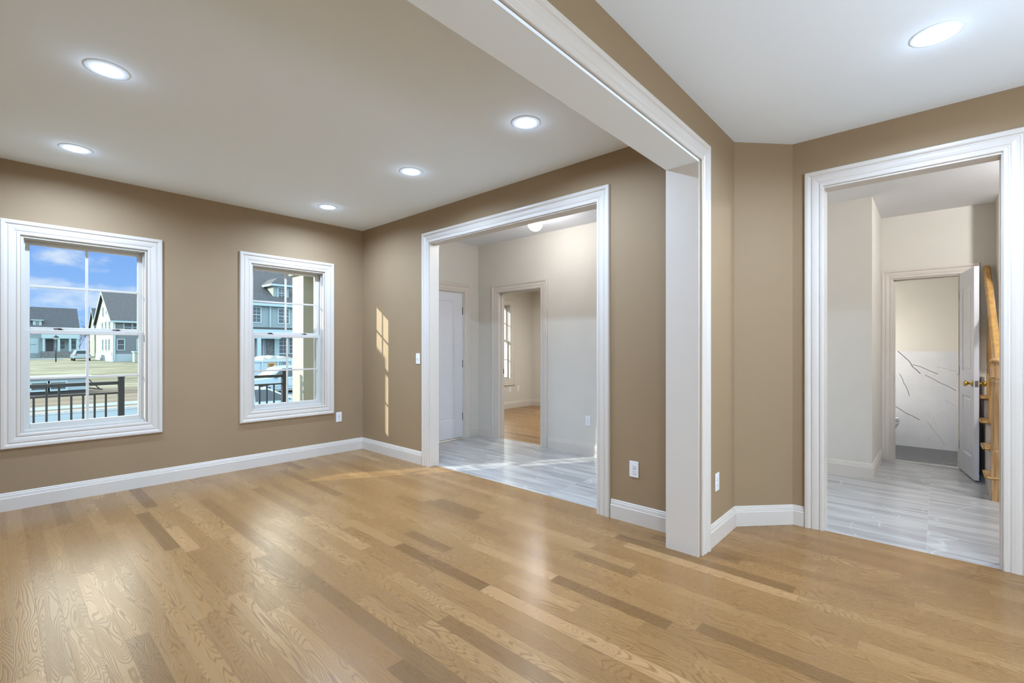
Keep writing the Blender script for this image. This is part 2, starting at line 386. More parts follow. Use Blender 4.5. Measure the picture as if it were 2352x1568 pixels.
def copy_tree(o, parent=None):
    c = o.copy(); COL.objects.link(c)
    if parent is not None: c.parent = parent
    for ch in children(o): copy_tree(ch, c)
    return c

H = 2.74
def wall(name, axis, c0, c1, a0, a1, holes=(), mats=(TAUPE, CREAM, TRIM), z0=0.0, z1=H, label=None, caps=None):
    """axis 'x': slab between x=c0 and c1 running along y from a0 to a1. holes (a0,a1,z0,z1). mats: side c0, side c1, edges"""
    A = sorted({a0, a1, *[h[0] for h in holes], *[h[1] for h in holes]}); Z = sorted({z0, z1, *[h[2] for h in holes], *[h[3] for h in holes]})
    A = [a for a in A if a0 <= a <= a1]; Z = [z for z in Z if z0 <= z <= z1]
    def solid(i, j):
        if i < 0 or j < 0 or i >= len(A)-1 or j >= len(Z)-1: return False
        ca, cz = (A[i]+A[i+1])/2, (Z[j]+Z[j+1])/2
        return not any(h[0] < ca < h[1] and h[2] < cz < h[3] for h in holes)
    mb = MB()
    def P(c, a, z): return (c, a, z) if axis == 'x' else (a, c, z)
    for i in range(len(A)-1):
        for j in range(len(Z)-1):
            if not solid(i, j): continue
            p, q, r, t = A[i], A[i+1], Z[j], Z[j+1]
            mb.face([P(c0, p, r), P(c0, q, r), P(c0, q, t), P(c0, p, t)], 0)
            mb.face([P(c1, p, r), P(c1, q, r), P(c1, q, t), P(c1, p, t)], 1)
            for (di, dj, pts) in ((-1, 0, [(p, r), (p, t)]), (1, 0, [(q, r), (q, t)]), (0, -1, [(p, r), (q, r)]), (0, 1, [(p, t), (q, t)])):
                if not solid(i+di, j+dj):
                    (u0, v0), (u1, v1) = pts
                    mb.face([P(c0, u0, v0), P(c0, u1, v1), P(c1, u1, v1), P(c1, u0, v0)], 2)
    o = mb.build(name, list(mats))
    return struct(o, label)

# ================================================================ profiles
CAS = [(0, 0), (0, .010), (.004, .013), (.018, .014), (.022, .010), (.028, .010), (.034, .014), (.050, .017), (.064, .018), (.070, .014), (.076, .015), (.082, .022), (.090, .024), (.104, .024), (.109, .020), (.112, .012), (.112, 0)]
BASE = [(0, 0), (.016, 0), (.016, .098), (.0125, .102), (.0125, .108), (.0105, .116), (.0105, .121), (.007, .127), (.007, .134), (.003, .140), (0, .140)]
def scaled(prof, w): return [(u*w/.112, v) for u, v in prof]

# ================================================================ walls
EXT = SID_SHADE_GREY
wall('wall_front', 'y', 0, .16, -3.72, .12, [(-2.975, -2.18, .59, 2.165), (-1.298, -.497, .59, 2.165)], (TAUPE, SID_CREAM, TRIM), label='taupe front wall with two windows')
wall('wall_right', 'x', 0, .12, -4.285, 0, [(-3.444, -1.35, 0, 2.395)], (TAUPE, CREAM, TRIM), label='taupe wall with the wide cased opening to the foyer')
wall('wall_left', 'x', -3.72, -3.6, -4.285, 0, (), (SID_CREAM, TAUPE, TRIM))
# cased header between the two rooms
wall('wall_divider', 'y', -4.297, -4.09, -3.72, -.2256, [(-3.4, -.2256, 0, 2.415)], (TAUPE, TAUPE, TRIM), label='header wall over the wide opening between the two rooms')
mb = MB(); mb.box(-.2256, 0, -4.297, -4.09, 0, H); mb.box(0, .4387, -4.297, -4.285, 0, H); mb.box(.12, .4387, -4.285, -4.18, 0, H, 1)
struct(mb.build('wall_divider_stub', [TAUPE, CREAM]))
mb = MB(); p0, p1 = (.4387, -4.297), (.7637, -4.596)
mb.prism([p0, p1, (.8837, -4.50), (.50, -4.18), (.4387, -4.18)], 'z', 0, H); struct(mb.build('wall_diagonal', [TAUPE]), 'short angled taupe wall between two openings')
wall('wall_hall', 'x', .7637, .8837, -8.2, -4.596, [(-5.655, -4.775, 0, 2.395)], (TAUPE, CREAM, TRIM), label='taupe wall with the cased opening to the tiled hall')
wall('wall_rear', 'y', -8.36, -8.2, -4.8, .8837, [(-4.4, -.6, 0, 2.4)], (SID_CREAM, TAUPE, TRIM))
wall('wall_left_near', 'x', -4.92, -4.8, -8.36, -4.09, [(-7.4, -6.2, .6, 2.1)], (SID_CREAM, TAUPE, TRIM))  # side opening added out of view to let in fill daylight
wall('wall_left_return', 'y', -4.297, -4.09, -4.8, -3.72, (), (TAUPE, TAUPE, TRIM))
# foyer and hall
wall('wall_foyer_front', 'y', -.43, -.27, .12, 1.61, [(.41, 1.322, 0, 2.05)], (CREAM, SID_CREAM, TRIM), label='cream foyer wall with the front door')
wall('wall_foyer_right', 'x', 1.61, 1.73, -4.32, 1.40, [(-1.597, -.817, 0, 2.045)], (CREAM, CREAM, TRIM), label='cream foyer wall with a doorway to the far room')
mb = MB(); mb.box(2.62, 3.67, -4.904, -4.32, 0, H); mb.box(1.73, 3.67, -4.32, -4.2, 0, H); struct(mb.build('wall_closet', [CREAM]), 'cream boxed-out wall in the tiled hall')
wall('wall_hall_end', 'x', 3.67, 3.79, -5.81, -4.2, [(-5.551, -4.998, 0, 2.045)], (CREAM, CREAM, TRIM), label='cream hall wall with the powder room doorway')
wall('wall_powder_back', 'x', 4.81, 4.93, -8.2, -4.2, (), (CREAM, CREAM, CREAM))
wall('wall_powder_left', 'y', -4.3, -4.2, 3.79, 4.81, (), (CREAM, CREAM, CREAM))
wall('wall_powder_right', 'y', -5.93, -5.81, 3.67, 4.81, (), (CREAM, CREAM, CREAM))
wall('wall_hall_rear', 'y', -8.32, -8.2, .8837, 4.93, (), (CREAM, CREAM, CREAM))
# bulkhead beside the stairs
mb = MB(); mb.box(3.33, 3.67, -5.93, -5.81, 1.45, H); mb.box(3.33, 3.67, -5.935, -5.798, 1.36, 1.45, 1); struct(mb.build('wall_stair_bulkhead', [CREAM, TRIM]))
# far room
wall('wall_far_front', 'y', 1.24, 1.40, 1.73, 4.99, [(3.34, 4.135, .59, 2.165), (2.0, 2.8, .59, 2.165)], (CREAM, SID_CREAM, TRIM))
wall('wall_far_right', 'x', 4.83, 4.99, -3.42, 1.24, (), (CREAM, SID_CREAM, TRIM))
wall('wall_far_back', 'y', -3.42, -3.3, 1.73, 4.83, (), (CREAM, CREAM, TRIM))

# ================================================================ floors
def flat(name, polys, z, th, mats, label=None):
    mb = MB()
    for poly in polys: mb.prism(poly, 'z', z-th, z)
    return struct(mb.build(name, mats), label)
def rect(x0, x1, y0, y1): return [(x0, y0), (x1, y0), (x1, y1), (x0, y1)]
flat('floor', [[(-4.8, -8.2), (.77, -8.2), (.77, -4.60), (.44, -4.29), (.08, -4.29), (.08, 0), (-3.6, 0), (-3.6, -4.2), (-4.8, -4.2)]], 0, .05, [OAKF], 'honey oak strip floor')
flat('floor_tile', [rect(.08, 1.66, -4.2, -.43), [(.77, -8.2), (3.70, -8.2), (3.70, -4.9), (2.62, -4.9), (2.62, -4.2), (.08, -4.2), (.08, -4.29), (.44, -4.29), (.77, -4.60)]], 0, .05, [TILEF], 'grey veined tile floor of foyer and hall')
flat('floor_far_room', [rect(1.66, 4.83, -3.3, 1.24)], 0, .05, [OAKF], 'honey oak floor of the far room')
flat('floor_powder', [rect(3.74, 4.81, -5.81, -4.3)], 0, .05, [BTILE], 'black veined tile floor')
mb = MB(); mb.box(3.66, 3.745, -5.551, -4.998, 0, .006); struct(mb.build('trim_1', [GRANITE], bevel=.002), 'pale stone saddle under the powder room door')

# ================================================================ ceilings with holes for the recessed lights
R_HOLE = .066
LIVING = [(-2.71, -2.121), (-2.71, -.66), (-.781, -3.381), (-.781, -2.121), (-.781, -.66)]
EXTRA_LIV = []
NEAR = [(-.145, -5.362)]
HALLC = []
FAR_FILL = [(3.3, -.2), (3.3, -2.3)]  # lamps added out of view as fill for the far room
PWD = []
def ceiling(name, rc, holes, m=CEIL, dz=0.0):
    x0, x1, y0, y1 = rc; c = .11; n = 32; mb = MB(); z = H+dz
    xs = sorted({x0, x1, *[h[0]-c for h in holes], *[h[0]+c for h in holes]}); ys = sorted({y0, y1, *[h[1]-c for h in holes], *[h[1]+c for h in holes]})
    # drop near-duplicate grid lines so every hole keeps one square cell
    for i in range(len(xs)-1):
        for j in range(len(ys)-1):
            cx_, cy_ = (xs[i]+xs[i+1])/2, (ys[j]+ys[j+1])/2
            hh = [h for h in holes if abs(h[0]-cx_) < c and abs(h[1]-cy_) < c]
            if not hh: mb.face([(xs[i], ys[j], z), (xs[i+1], ys[j], z), (xs[i+1], ys[j+1], z), (xs[i], ys[j+1], z)]); continue
    for (hx, hy) in holes:
        sq, ci = [], []
        for k in range(n):
            a = 2*math.pi*k/n; u, v = math.cos(a), math.sin(a); f = c/max(abs(u), abs(v))
            sq.append((hx+u*f, hy+v*f, z)); ci.append((hx+R_HOLE*u, hy+R_HOLE*v, z))
        mb.raw(sq+ci, [(k, (k+1) % n, n+(k+1) % n, n+k) for k in range(n)])
    mb.box(x0, x1, y0, y1, H+.16, H+.2)
    return struct(mb.build(name, [m]))
ceiling('ceiling', (-3.72, .06, -4.2, .05), LIVING+EXTRA_LIV)
ceiling('ceiling_near', (-4.85, .80, -8.25, -4.2), NEAR)
ceiling('ceiling_foyer', (.06, 1.67, -4.2, -.4), [], CEILN)
ceiling('ceiling_hall', (.80, 3.73, -8.25, -4.2), HALLC, CEILN)
ceiling('ceiling_stair', (3.73, 4.87, -8.25, -5.87), [], CEILN)
ceiling('ceiling_far_room', (1.73, 4.9, -3.36, 1.3), FAR_FILL, CEILN)
ceiling('ceiling_powder', (3.73, 4.87, -5.87, -4.25), PWD, CEILN)

# ================================================================ cased openings
def liner_box(mb, axis, c0, c1, a0, a1, ztop, t=.014):
    """white jamb lining inside an opening"""
    def B(p, q, z0, z1):
        if axis == 'x': mb.box(c0, c1, p, q, z0, z1)
        else: mb.box(p, q, c0, c1, z0, z1)
    B(a0-.001, a0+t, 0, ztop); B(a1-t, a1+.001, 0, ztop); B(a0+t, a1-t, ztop-t, ztop+.001)
def casing(mb, axis, c, a0, a1, ztop, nrm, w=.112, wt=None, ab=0.0):
    """three sided casing around opening a0..a1"""
    if axis == 'x': path = [(c, a0, ab), (c, a0, ztop), (c, a1, ztop), (c, a1, ab)]; n = Vector((nrm, 0, 0))
    else: path = [(a0, c, ab), (a0, c, ztop), (a1, c, ztop), (a1, c, ab)]; n = Vector((0, nrm, 0))
    t = Vector((0, 0, 1)); o = t.cross(n); want = Vector((0, -1, 0)) if axis == 'x' else Vector((-1, 0, 0))
    mb.sweep(path, scaled(CAS, w), n, sign=1 if o.dot(want) > 0 else -1)
r = .006
tr = empty('trim_2', (0.06, -2.4, 0), 'white casing and jamb of the foyer opening', kind='structure')
mb = MB(); liner_box(mb, 'x', 0.0, .12, -3.444, -1.35, 2.395); mb.build('jamb', [TRIM], tr)
mb = MB(); casing(mb, 'x', 0, -3.444+.008, -1.35-.008+.0, 2.395-.006, -1, .113); mb.build('casing', [TRIM], tr)
mb = MB(); casing(mb, 'x', .12, -3.436, -1.358, 2.389, 1); mb.build('casing', [TRIM], tr)
tr = empty('trim_3', (-1.8, -4.19, 0), 'white casing and wide jamb of the opening between the rooms', kind='structure')
mb = MB(); liner_box(mb, 'y', -4.297, -4.09, -3.4, -.2256, 2.415)
for i in range(12, 18): mb.m[i] = 1
mb.build('jamb', [TRIM, CEIL], tr)
mb = MB(); casing(mb, 'y', -4.297, -3.4+.0, -.2256+.018, 2.415+.004, -1, .118); mb.build('casing', [TRIM], tr)
mb = MB(); casing(mb, 'y', -4.09, -3.4, -.2256+.018, 2.419, 1, .112); mb.build('casing', [TRIM], tr)
tr = empty('trim_4', (.82, -5.2, 0), 'white casing and jamb of the hall opening', kind='structure')
mb = MB(); liner_box(mb, 'x', .7637, .8837, -5.655, -4.775, 2.395); mb.build('jamb', [TRIM], tr)
mb = MB(); casing(mb, 'x', .7637, -5.647, -4.783, 2.393, -1, .113); mb.build('casing', [TRIM], tr)
mb = MB(); casing(mb, 'x', .8837, -5.647, -4.783, 2.389, 1); mb.build('casing', [TRIM], tr)
tr = empty('trim_5', (1.67, -1.2, 0), 'white casing of the doorway into the far room', kind='structure')
mb = MB(); liner_box(mb, 'x', 1.61, 1.73, -1.597, -.817, 2.045)
mb.box(1.665, 1.70, -.843, -.831, 0, 2.03); mb.box(1.665, 1.70, -1.583, -1.571, 0, 2.03); mb.box(1.665, 1.70, -1.583, -.831, 2.019, 2.031); mb.build('jamb', [TRIM], tr)
mb = MB(); casing(mb, 'x', 1.61, -1.592, -.822, 2.04, -1); mb.build('casing', [TRIM], tr)
mb = MB(); casing(mb, 'x', 1.73, -1.592, -.822, 2.04, 1); mb.build('casing', [TRIM], tr)
mb = MB(); mb.box(1.70, 1.726, -.833, -.829, .90, .97); mb.build('strike_plate', [BRONZE], tr)
tr = empty('trim_6', (3.73, -5.27, 0), 'white casing of the powder room doorway', kind='structure')
mb = MB(); liner_box(mb, 'x', 3.67, 3.79, -5.551, -4.998, 2.045)
mb.box(3.715, 3.75, -5.024, -5.012, 0, 2.03); mb.box(3.715, 3.75, -5.537, -5.012, 2.019, 2.031); mb.build('jamb', [TRIM], tr)
mb = MB(); casing(mb, 'x', 3.67, -5.60, -5.0, 2.043, -1, .10); mb.build('casing', [TRIM], tr)
mb = MB(); mb.box(3.685, 3.71, -5.0155, -5.0115, .89, .96); mb.build('strike_plate', [STEEL], tr)
tr = empty('trim_7', (.87, -.43, 0), 'white casing of the front door', kind='structure')
mb = MB(); liner_box(mb, 'y', -.43, -.27, .41, 1.322, 2.05); mb.build('jamb', [TRIM], tr)
mb = MB(); casing(mb, 'y', -.43, .416, 1.326, 2.046, -1); mb.build('casing', [TRIM], tr)

# ================================================================ baseboards
def base(name, runs, label=None):
    mb = MB()
    for path, sgn in runs:
        mb.sweep([(x, y, 0) for x, y in path], BASE, (0, 0, 1), sign=sgn)
    return struct(mb.build(name, [TRIM]), label)
base('baseboard_front', [([(-3.6, -4.09), (-3.6, 0), (0, 0), (0, -1.237)], 1)])
base('baseboard_right', [([(0, -3.557), (0, -4.067)], 1)])
base('baseboard_near', [([(-.09, -4.297), (.4387, -4.297), (.7637, -4.596), (.7637, -4.67)], 1), ([(.7637, -5.76), (.7637, -8.2), (.35, -8.2)], 1)])
base('baseboard_foyer', [([(1.43, -.43), (1.61, -.43), (1.61, -.71)], 1), ([(1.61, -1.71), (1.61, -4.32)], 1), ([(2.62, -4.2), (2.62, -4.904), (3.67, -4.904)], 1), ([(.12, -1.2), (.12, -.43), (.30, -.43)], 1)])
base('baseboard_hall_end', [([(3.67, -5.705), (3.67, -5.81)], 1)])
base('baseboard_far', [([(1.73, 1.24), (4.83, 1.24), (4.83, -3.3), (1.73, -3.3)], 1), ([(1.73, -.70), (1.73, 1.24)], 1)])

# ================================================================ windows
def window(idx, xl, y0, label):
    """double hung window, opening .80 wide on the inside face y=y0; xl = outer casing left"""
    w0, w1 = xl+.103, xl+.913; z0, z1 = .588, 2.167
    root = empty('window_%d' % idx, ((w0+w1)/2, y0+.08, z0), label, kind='structure')
    mb = MB(); path = [(w0+.003, y0, z0+.004), (w0+.003, y0, z1-.004), (w1-.003, y0, z1-.004), (w1-.003, y0, z0+.004)]
    n = Vector((0, -1, 0)); o = Vector((0, 0, 1)).cross(n)
    mb.sweep(path, CAS, n, closed=True, sign=1 if o.x < 0 else -1); mb.build('casing', [TRIM], root)
    # vinyl frame lining the hole
    mb = MB(); t = .022
    for (a, b, c, d) in ((w0, w0+t, z0, z1), (w1-t, w1, z0, z1), (w0+t, w1-t, z0, z0+t), (w0+t, w1-t, z1-t, z1)): mb.box(a, b, y0+.002, y0+.20, c, d)
    # parting stops and outer brickmould
    t2 = .030
    for (a, b, c, d) in ((w0+t, w0+t2, z0+t, z1-t), (w1-t2, w1-t, z0+t, z1-t), (w0+t2, w1-t2, z0+t, z0+t2), (w0+t2, w1-t2, z1-t2, z1-t)): mb.box(a, b, y0+.045, y0+.057, c, d)
    for (a, b, c, d) in ((w0-.06, w0+t2, z0-.05, z1+.05), (w1-t2, w1+.06, z0-.05, z1+.05), (w0+t2, w1-t2, z0-.05, z0+t2), (w0+t2, w1-t2, z1-t2, z1+.05)): mb.box(a, b, y0+.2005, y0+.235, c, d)
    mb.build('window_frame', [VINYL], root, bevel=.002)
    zm = 1.395
    def sash(name, ya, yb, za, zb, lift):
        sl, sr = w0+.022, w1-.022; st = .036; mb = MB()
        bt = .045
        mb.box(sl, sl+st, ya, yb, za, zb); mb.box(sr-st, sr, ya, yb, za, zb)
        mb.box(sl+st, sr-st, ya, yb, za, za+bt); mb.box(sl+st, sr-st, ya, yb, zb-(.034), zb)
        s = mb.build(name, [VINYL], root, bevel=.003)
        gl, gr, gb, gt = sl+st, sr-st, za+bt, zb-.034
        mb = MB(); mx = (gl+gr)/2; mz = (gb+gt)/2; ym = (ya+yb)/2
        mb.box(mx-.009, mx+.009, ym-.009, ym+.009, gb, gt); mb.box(gl, mx-.009, ym-.0085, ym+.0085, mz-.009, mz+.009); mb.box(mx+.009, gr, ym-.0085, ym+.0085, mz-.009, mz+.009)
        mb.build('muntin', [VINYL], s, bevel=.002)
        mb = MB(); mb.box(gl-.005, gr+.005, ym-.002, ym+.002, gb-.005, gt+.005); mb.build('pane', [GLASS], s)
        if lift:
            mb = MB()
            for fx in (.16, .84): mb.box(sl+(sr-sl)*fx-.035, sl+(sr-sl)*fx+.035, ya-.004, ya, zb-.022, zb-.014)
            mb.build('tilt_latch', [VINYL], s)
        return sl, sr
    sash('upper_sash', y0+.100, y0+.135, zm, z1-.022, True)
    sl, sr = sash('lower_sash', y0+.060, y0+.095, z0+.022, zm+.022, False)
    for fx in (.27, .76):
        x = sl+(sr-sl)*fx; mb = MB(); zz = zm+.022
        mb.box(x-.028, x+.028, y0+.066, y0+.090, zz, zz+.005)
        mb.lathe([(.013, .005), (.012, .014), (.006, .017)], 16, (x+.006, y0+.078, zz))
        mb.tube((x+.006, y0+.078, zz+.014), (x-.034, y0+.070, zz+.011), .005, .0035, 8)
        mb.build('sash_lock', [BRONZE], root)
    return root
window(1, -3.084, 0, 'large double hung window at left, showing sky and a lawn')
window(2, -1.403, 0, 'double hung window nearest the corner, showing a porch column')
window(3, 3.235, 1.24, 'window seen through the far doorway')
window(4, 1.895, 1.24, 'second far room window, added out of view for daylight')  # unseen window added to light the far room

# glazed doors added behind the camera to let in fill daylight
mb = MB(); y = -8.28
for x in (-4.4, -3.15, -1.91, -.66): mb.box(x, x+.06, y-.02, y+.02, 0, 2.4)
mb.box(-4.4, -.6, y-.02, y+.02, 0, .08); mb.box(-4.4, -.6, y-.02, y+.02, 2.33, 2.4)
dd = empty('added_door_1', (-2.5, -8.28, 0), 'white glazed doors added out of view to let in fill daylight', kind='structure')
mb.build('door_frame', [VINYL], dd); mb = MB(); mb.box(-4.36, -.64, y-.003, y+.003, .05, 2.36); mb.build('pane', [GLASS], dd)

# ================================================================ interior doors
# front door (one tall recessed panel), closed, seen from inside
fd = empty('door_2', (.866, -.40, 0), 'closed white front door with one tall flat panel', kind='structure')
mb = MB(); x0, x1, zz0, zz1 = .426, 1.308, .012, 2.034; ya = -.418; yb = -.375; px0, px1, pz0, pz1 = .59, 1.146, .27, 1.915
A = [(x0, zz0), (x1, zz0), (x1, zz1), (x0, zz1)]; B = [(px0, pz0), (px1, pz0), (px1, pz1), (px0, pz1)]
for i in range(4):
    j = (i+1) % 4
    mb.face([(A[i][0], ya, A[i][1]), (A[j][0], ya, A[j][1]), (B[j][0], ya, B[j][1]), (B[i][0], ya, B[i][1])])
    C_ = [(px0+.006, pz0+.006), (px1-.006, pz0+.006), (px1-.006, pz1-.006), (px0+.006, pz1-.006)]
    mb.face([(B[i][0], ya, B[i][1]), (B[j][0], ya, B[j][1]), (C_[j][0], ya+.010, C_[j][1]), (C_[i][0], ya+.010, C_[i][1])])
    mb.face([(A[i][0], ya, A[i][1]), (A[j][0], ya, A[j][1]), (A[j][0], yb, A[j][1]), (A[i][0], yb, A[i][1])])
mb.face([(p[0], ya+.010, p[1]) for p in C_]); mb.face([(p[0], yb, p[1]) for p in A])
mb.build('door_slab', [DOORW], fd)
for z in (.305, 1.043, 1.787):
    mb = MB(); mb.box(1.305, 1.316, ya-.008, ya+.004, z-.05, z+.05); mb.tube((1.3105, ya-.006, z-.052), (1.3105, ya-.006, z+.052), .006, n=10); mb.build('hinge', [BRONZE], fd)
mb = MB(); mb.box(.424, 1.31, -.40, -.28, 0, .012); mb.build('threshold', [BRONZE], fd)
mb = MB(); mb.tube((.49, ya, .95), (.49, ya-.05, .95), .012); mb.lathe([(.0, -.075), (.02, -.072), (.028, -.06), (.02, -.045), (.012, -.04)], 20, (.49, ya, .95), 'y'); mb.build('door_knob', [BRONZE], fd)

# powder room door, swung open towards the camera
LW = .545; DT = .035; DH = 2.03
hinge = Vector((3.665, -5.548, .012)); near = Vector((3.125, -5.632, 0)); dvec = (near-Vector((3.665, -5.548, 0))).normalized()
pd = empty('door_3', hinge, 'white panelled powder room door standing open', kind='structure')
ang = math.atan2(dvec.y, dvec.x)
def d_local(mb):
    """door local: x from hinge to latch edge, y thickness (0 = face towards the doorway), z up -> world"""
    c, s_ = math.cos(ang), math.sin(ang)
    mb.v = [(hinge.x+v[0]*c-v[1]*s_, hinge.y+v[0]*s_+v[1]*c, hinge.z+v[2]) for v in mb.v]; return mb
def slab_with_panels(mb, Wd, Hd, Td, panels):
    for side in (0, 1):
        y = 0 if side == 0 else Td; d = 1 if side == 0 else -1
        xs = sorted({0, Wd, *[p[0] for p in panels], *[p[1] for p in panels]}); zs = sorted({0, Hd, *[p[2] for p in panels], *[p[3] for p in panels]})
        for i in range(len(xs)-1):
            for j in range(len(zs)-1):
                cx_, cz = (xs[i]+xs[i+1])/2, (zs[j]+zs[j+1])/2
                if any(p[0] < cx_ < p[1] and p[2] < cz < p[3] for p in panels): continue
                mb.face([(xs[i], y, zs[j]), (xs[i+1], y, zs[j]), (xs[i+1], y, zs[j+1]), (xs[i], y, zs[j+1])])
        for (a, b, c, e) in panels:
            steps = [(0, 0), (.010, .009), (.022, .009), (.040, .003)]
            for k in range(len(steps)-1):
                (i0, h0), (i1, h1) = steps[k], steps[k+1]
                R0 = [(a+i0, c+i0), (b-i0, c+i0), (b-i0, e-i0), (a+i0, e-i0)]; R1 = [(a+i1, c+i1), (b-i1, c+i1), (b-i1, e-i1), (a+i1, e-i1)]
                for q in range(4):
                    w = (q+1) % 4
                    mb.face([(R0[q][0], y+d*h0, R0[q][1]), (R0[w][0], y+d*h0, R0[w][1]), (R1[w][0], y+d*h1, R1[w][1]), (R1[q][0], y+d*h1, R1[q][1])])
            mb.face([(p[0], y+d*.003, p[1]) for p in R1])
    mb.face([(0, 0, 0), (Wd, 0, 0), (Wd, Td, 0), (0, Td, 0)]); mb.face([(0, 0, Hd), (Wd, 0, Hd), (Wd, Td, Hd), (0, Td, Hd)])
    mb.face([(0, 0, 0), (0, Td, 0), (0, Td, Hd), (0, 0, Hd)]); mb.face([(Wd, 0, 0), (Wd, Td, 0), (Wd, Td, Hd), (Wd, 0, Hd)])
mb = MB(); slab_with_panels(mb, LW, DH, DT, [(.10, LW-.11, .20, .78), (.10, LW-.11, 1.02, 1.86)])
d_local(mb); mb.build('door_slab', [DOORW], pd)
KZ = .915
mb = MB(); mb.box(LW, LW+.002, .006, .029, KZ-.03, KZ+.03); mb.box(LW+.002, LW+.009, .011, .024, KZ-.010, KZ+.010); d_local(mb); mb.build('latch_plate', [STEEL], pd)
for sgn, yb_ in ((-1, 0), (1, DT)):
    mb = MB(); prof = [(.030, 0), (.030, sgn*.004), (.012, sgn*.008), (.010, sgn*.026), (.016, sgn*.032), (.026, sgn*.042), (.027, sgn*.052), (.020, sgn*.062), (.004, sgn*.066)]
    mb.lathe(prof, 20, (LW-.062, yb_, KZ), 'y'); d_local(mb); mb.build('door_knob', [BRASS], pd)
for z in (.25, 1.02, 1.80):
    mb = MB(); mb.tube((-.004, -.002, z-.045), (-.004, -.002, z+.045), .006); d_local(mb); mb.build('hinge', [STEEL], pd)

# ================================================================ wall plates
def outlet(pos, nrm, label, double=True, group=None):
    """pos: centre on the wall; nrm: wall normal"""
    n = Vector(nrm); t = Vector((0, 0, 1)).cross(n); p = Vector(pos)
    root = empty('power_outlet', p, label, 'outlet', group)
    def slab(mb, cx_, cz, w, h, d0, d1, m=0):
        c = [p+t*(cx_+sx*w/2)+Vector((0, 0, cz+sz*h/2)) for sx, sz in ((-1, -1), (1, -1), (1, 1), (-1, 1))]
        A = [q+n*d0 for q in c]; B = [q+n*d1 for q in c]
        mb.raw(A+B, [(0, 1, 2, 3), (4, 5, 6, 7)]+[(i, (i+1) % 4, 4+(i+1) % 4, 4+i) for i in range(4)], m)
    mb = MB(); slab(mb, 0, 0, .072, .116, 0.0005, .006); mb.build('cover_plate', [PLATE], root, bevel=.0025)
    for dz in (-.0195, .0195):
        mb = MB(); k = 20; ring = []
        for d in (.0065, .0085):
            for i in range(k):
                a = 2*math.pi*i/k; u, v = .0172*math.cos(a), .0172*math.sin(a); v = max(-.0135, min(.0135, v))
                ring.append(tuple(p+t*u+Vector((0, 0, dz+v))+n*d))
        mb.raw(ring, [tuple(range(k, 2*k))]+[(i, (i+1) % k, k+(i+1) % k, k+i) for i in range(k)])
        for sx in (-.0062, .0062): slab(mb, sx, dz+.003, .0022, .0075, .0084, .0088, 1)
        slab(mb, 0, dz-.0075, .0045, .004, .0084, .0088, 1)
        mb.build('receptacle', [PLATE, SLOT], root)
    mb = MB(); slab(mb, 0, 0, .005, .005, .0062, .0072); mb.build('screw', [STEEL], root)
    return root
outlet((-.317, 0, .431), (0, -1, 0), 'white outlet beside the smaller window, near the corner')
outlet((0, -3.745, .392), (-1, 0, 0), 'white outlet low on the taupe wall right of the foyer opening')
outlet((.074, -4.297, .392), (0, -1, 0), 'white outlet on the near side of the column, facing the angled wall')
outlet((1.61, -2.309, .403), (-1, 0, 0), 'white outlet on the cream foyer wall right of the far doorway')
outlet((4.109, 1.24, .394), (0, -1, 0), 'white outlet under the far room window, the left of two')
outlet((4.37, 1.24, .400), (0, -1, 0), 'white outlet under the far room window, the right of two')
sw = empty('light_switch', (0, -1.163, 1.15), 'white toggle light switch left of the foyer opening', 'switch')
mb = MB(); mb.box(-.006, -.0005, -1.199, -1.127, 1.092, 1.208); mb.build('cover_plate', [PLATE], sw, bevel=.0025)
mb = MB(); mb.box(-.0085, -.006, -1.169, -1.157, 1.135, 1.165); mb.prism([(-.008, 1.140), (-.019, 1.156), (-.019, 1.162), (-.008, 1.160)], 'y', -1.167, -1.159); mb.build('toggle', [PLATE], sw)
for z in (1.108, 1.190): mb = MB(); mb.box(-.0072, -.0058, -1.165, -1.161, z-.002, z+.002); mb.build('screw', [STEEL], sw)

# ================================================================ recessed lights
can0 = None
def can_proto():
    root = empty('recessed_light', (0, 0, H))
    mb = MB(); mb.lathe([(.064, .001), (.064, -.003), (.067, -.0045), (.088, -.0045), (.095, -.003), (.097, -.0005)], 40, (0, 0, H), cap=False); mb.build('trim_ring', [CEIL], root)
    prof = []; z = -.001; rr = .0640
    for k in range(7): prof += [(rr, z), (rr-.0018, z+.002), (rr-.0018, z+.005)]; rr -= .0018; z += .0062
    mb = MB(); mb.lathe(prof, 40, (0, 0, H), cap=False); mb.build('baffle', [BAFFLE], root)
    mb = MB(); mb.lathe([(.0515, .044), (.045, .038), (.025, .033), (.0001, .031)], 40, (0, 0, H), cap=False); mb.build('lens', [EMIT], root)
    ld = bpy.data.lights.new('bulb_light', 'AREA'); ld.shape = 'DISK'; ld.size = .10; ld.energy = CAN_W; ld.color = LIGHT_COL; ld.spread = math.radians(172)
    lo = bpy.data.objects.new('bulb_light', ld); COL.objects.link(lo); lo.parent = root; lo.location = (0, 0, .010)
    ld = bpy.data.lights.new('halo_light', 'POINT'); ld.shadow_soft_size = .02; ld.energy = CAN_W*.012; ld.color = LIGHT_COL  # point lamp added under each can for a ceiling halo
    lo = bpy.data.objects.new('halo_light', ld); COL.objects.link(lo); lo.parent = root; lo.location = (0, 0, -.06)
    return root
can0 = can_proto()
lab = {0: 'recessed ceiling light nearest the camera above the larger window, top left', 1: 'recessed ceiling light close to the front wall above the larger window',
       2: 'recessed ceiling light left of the white header, in front of the foyer opening', 3: 'recessed ceiling light in the middle of the row by the foyer opening',
       4: 'smallest recessed ceiling light, near the room corner'}
allc = [(p, lab[i], 'recessed lights of the front room') for i, p in enumerate(LIVING)]+[(p, 'recessed light at the rear left of the front room ceiling', 'recessed lights of the front room') for p in EXTRA_LIV]
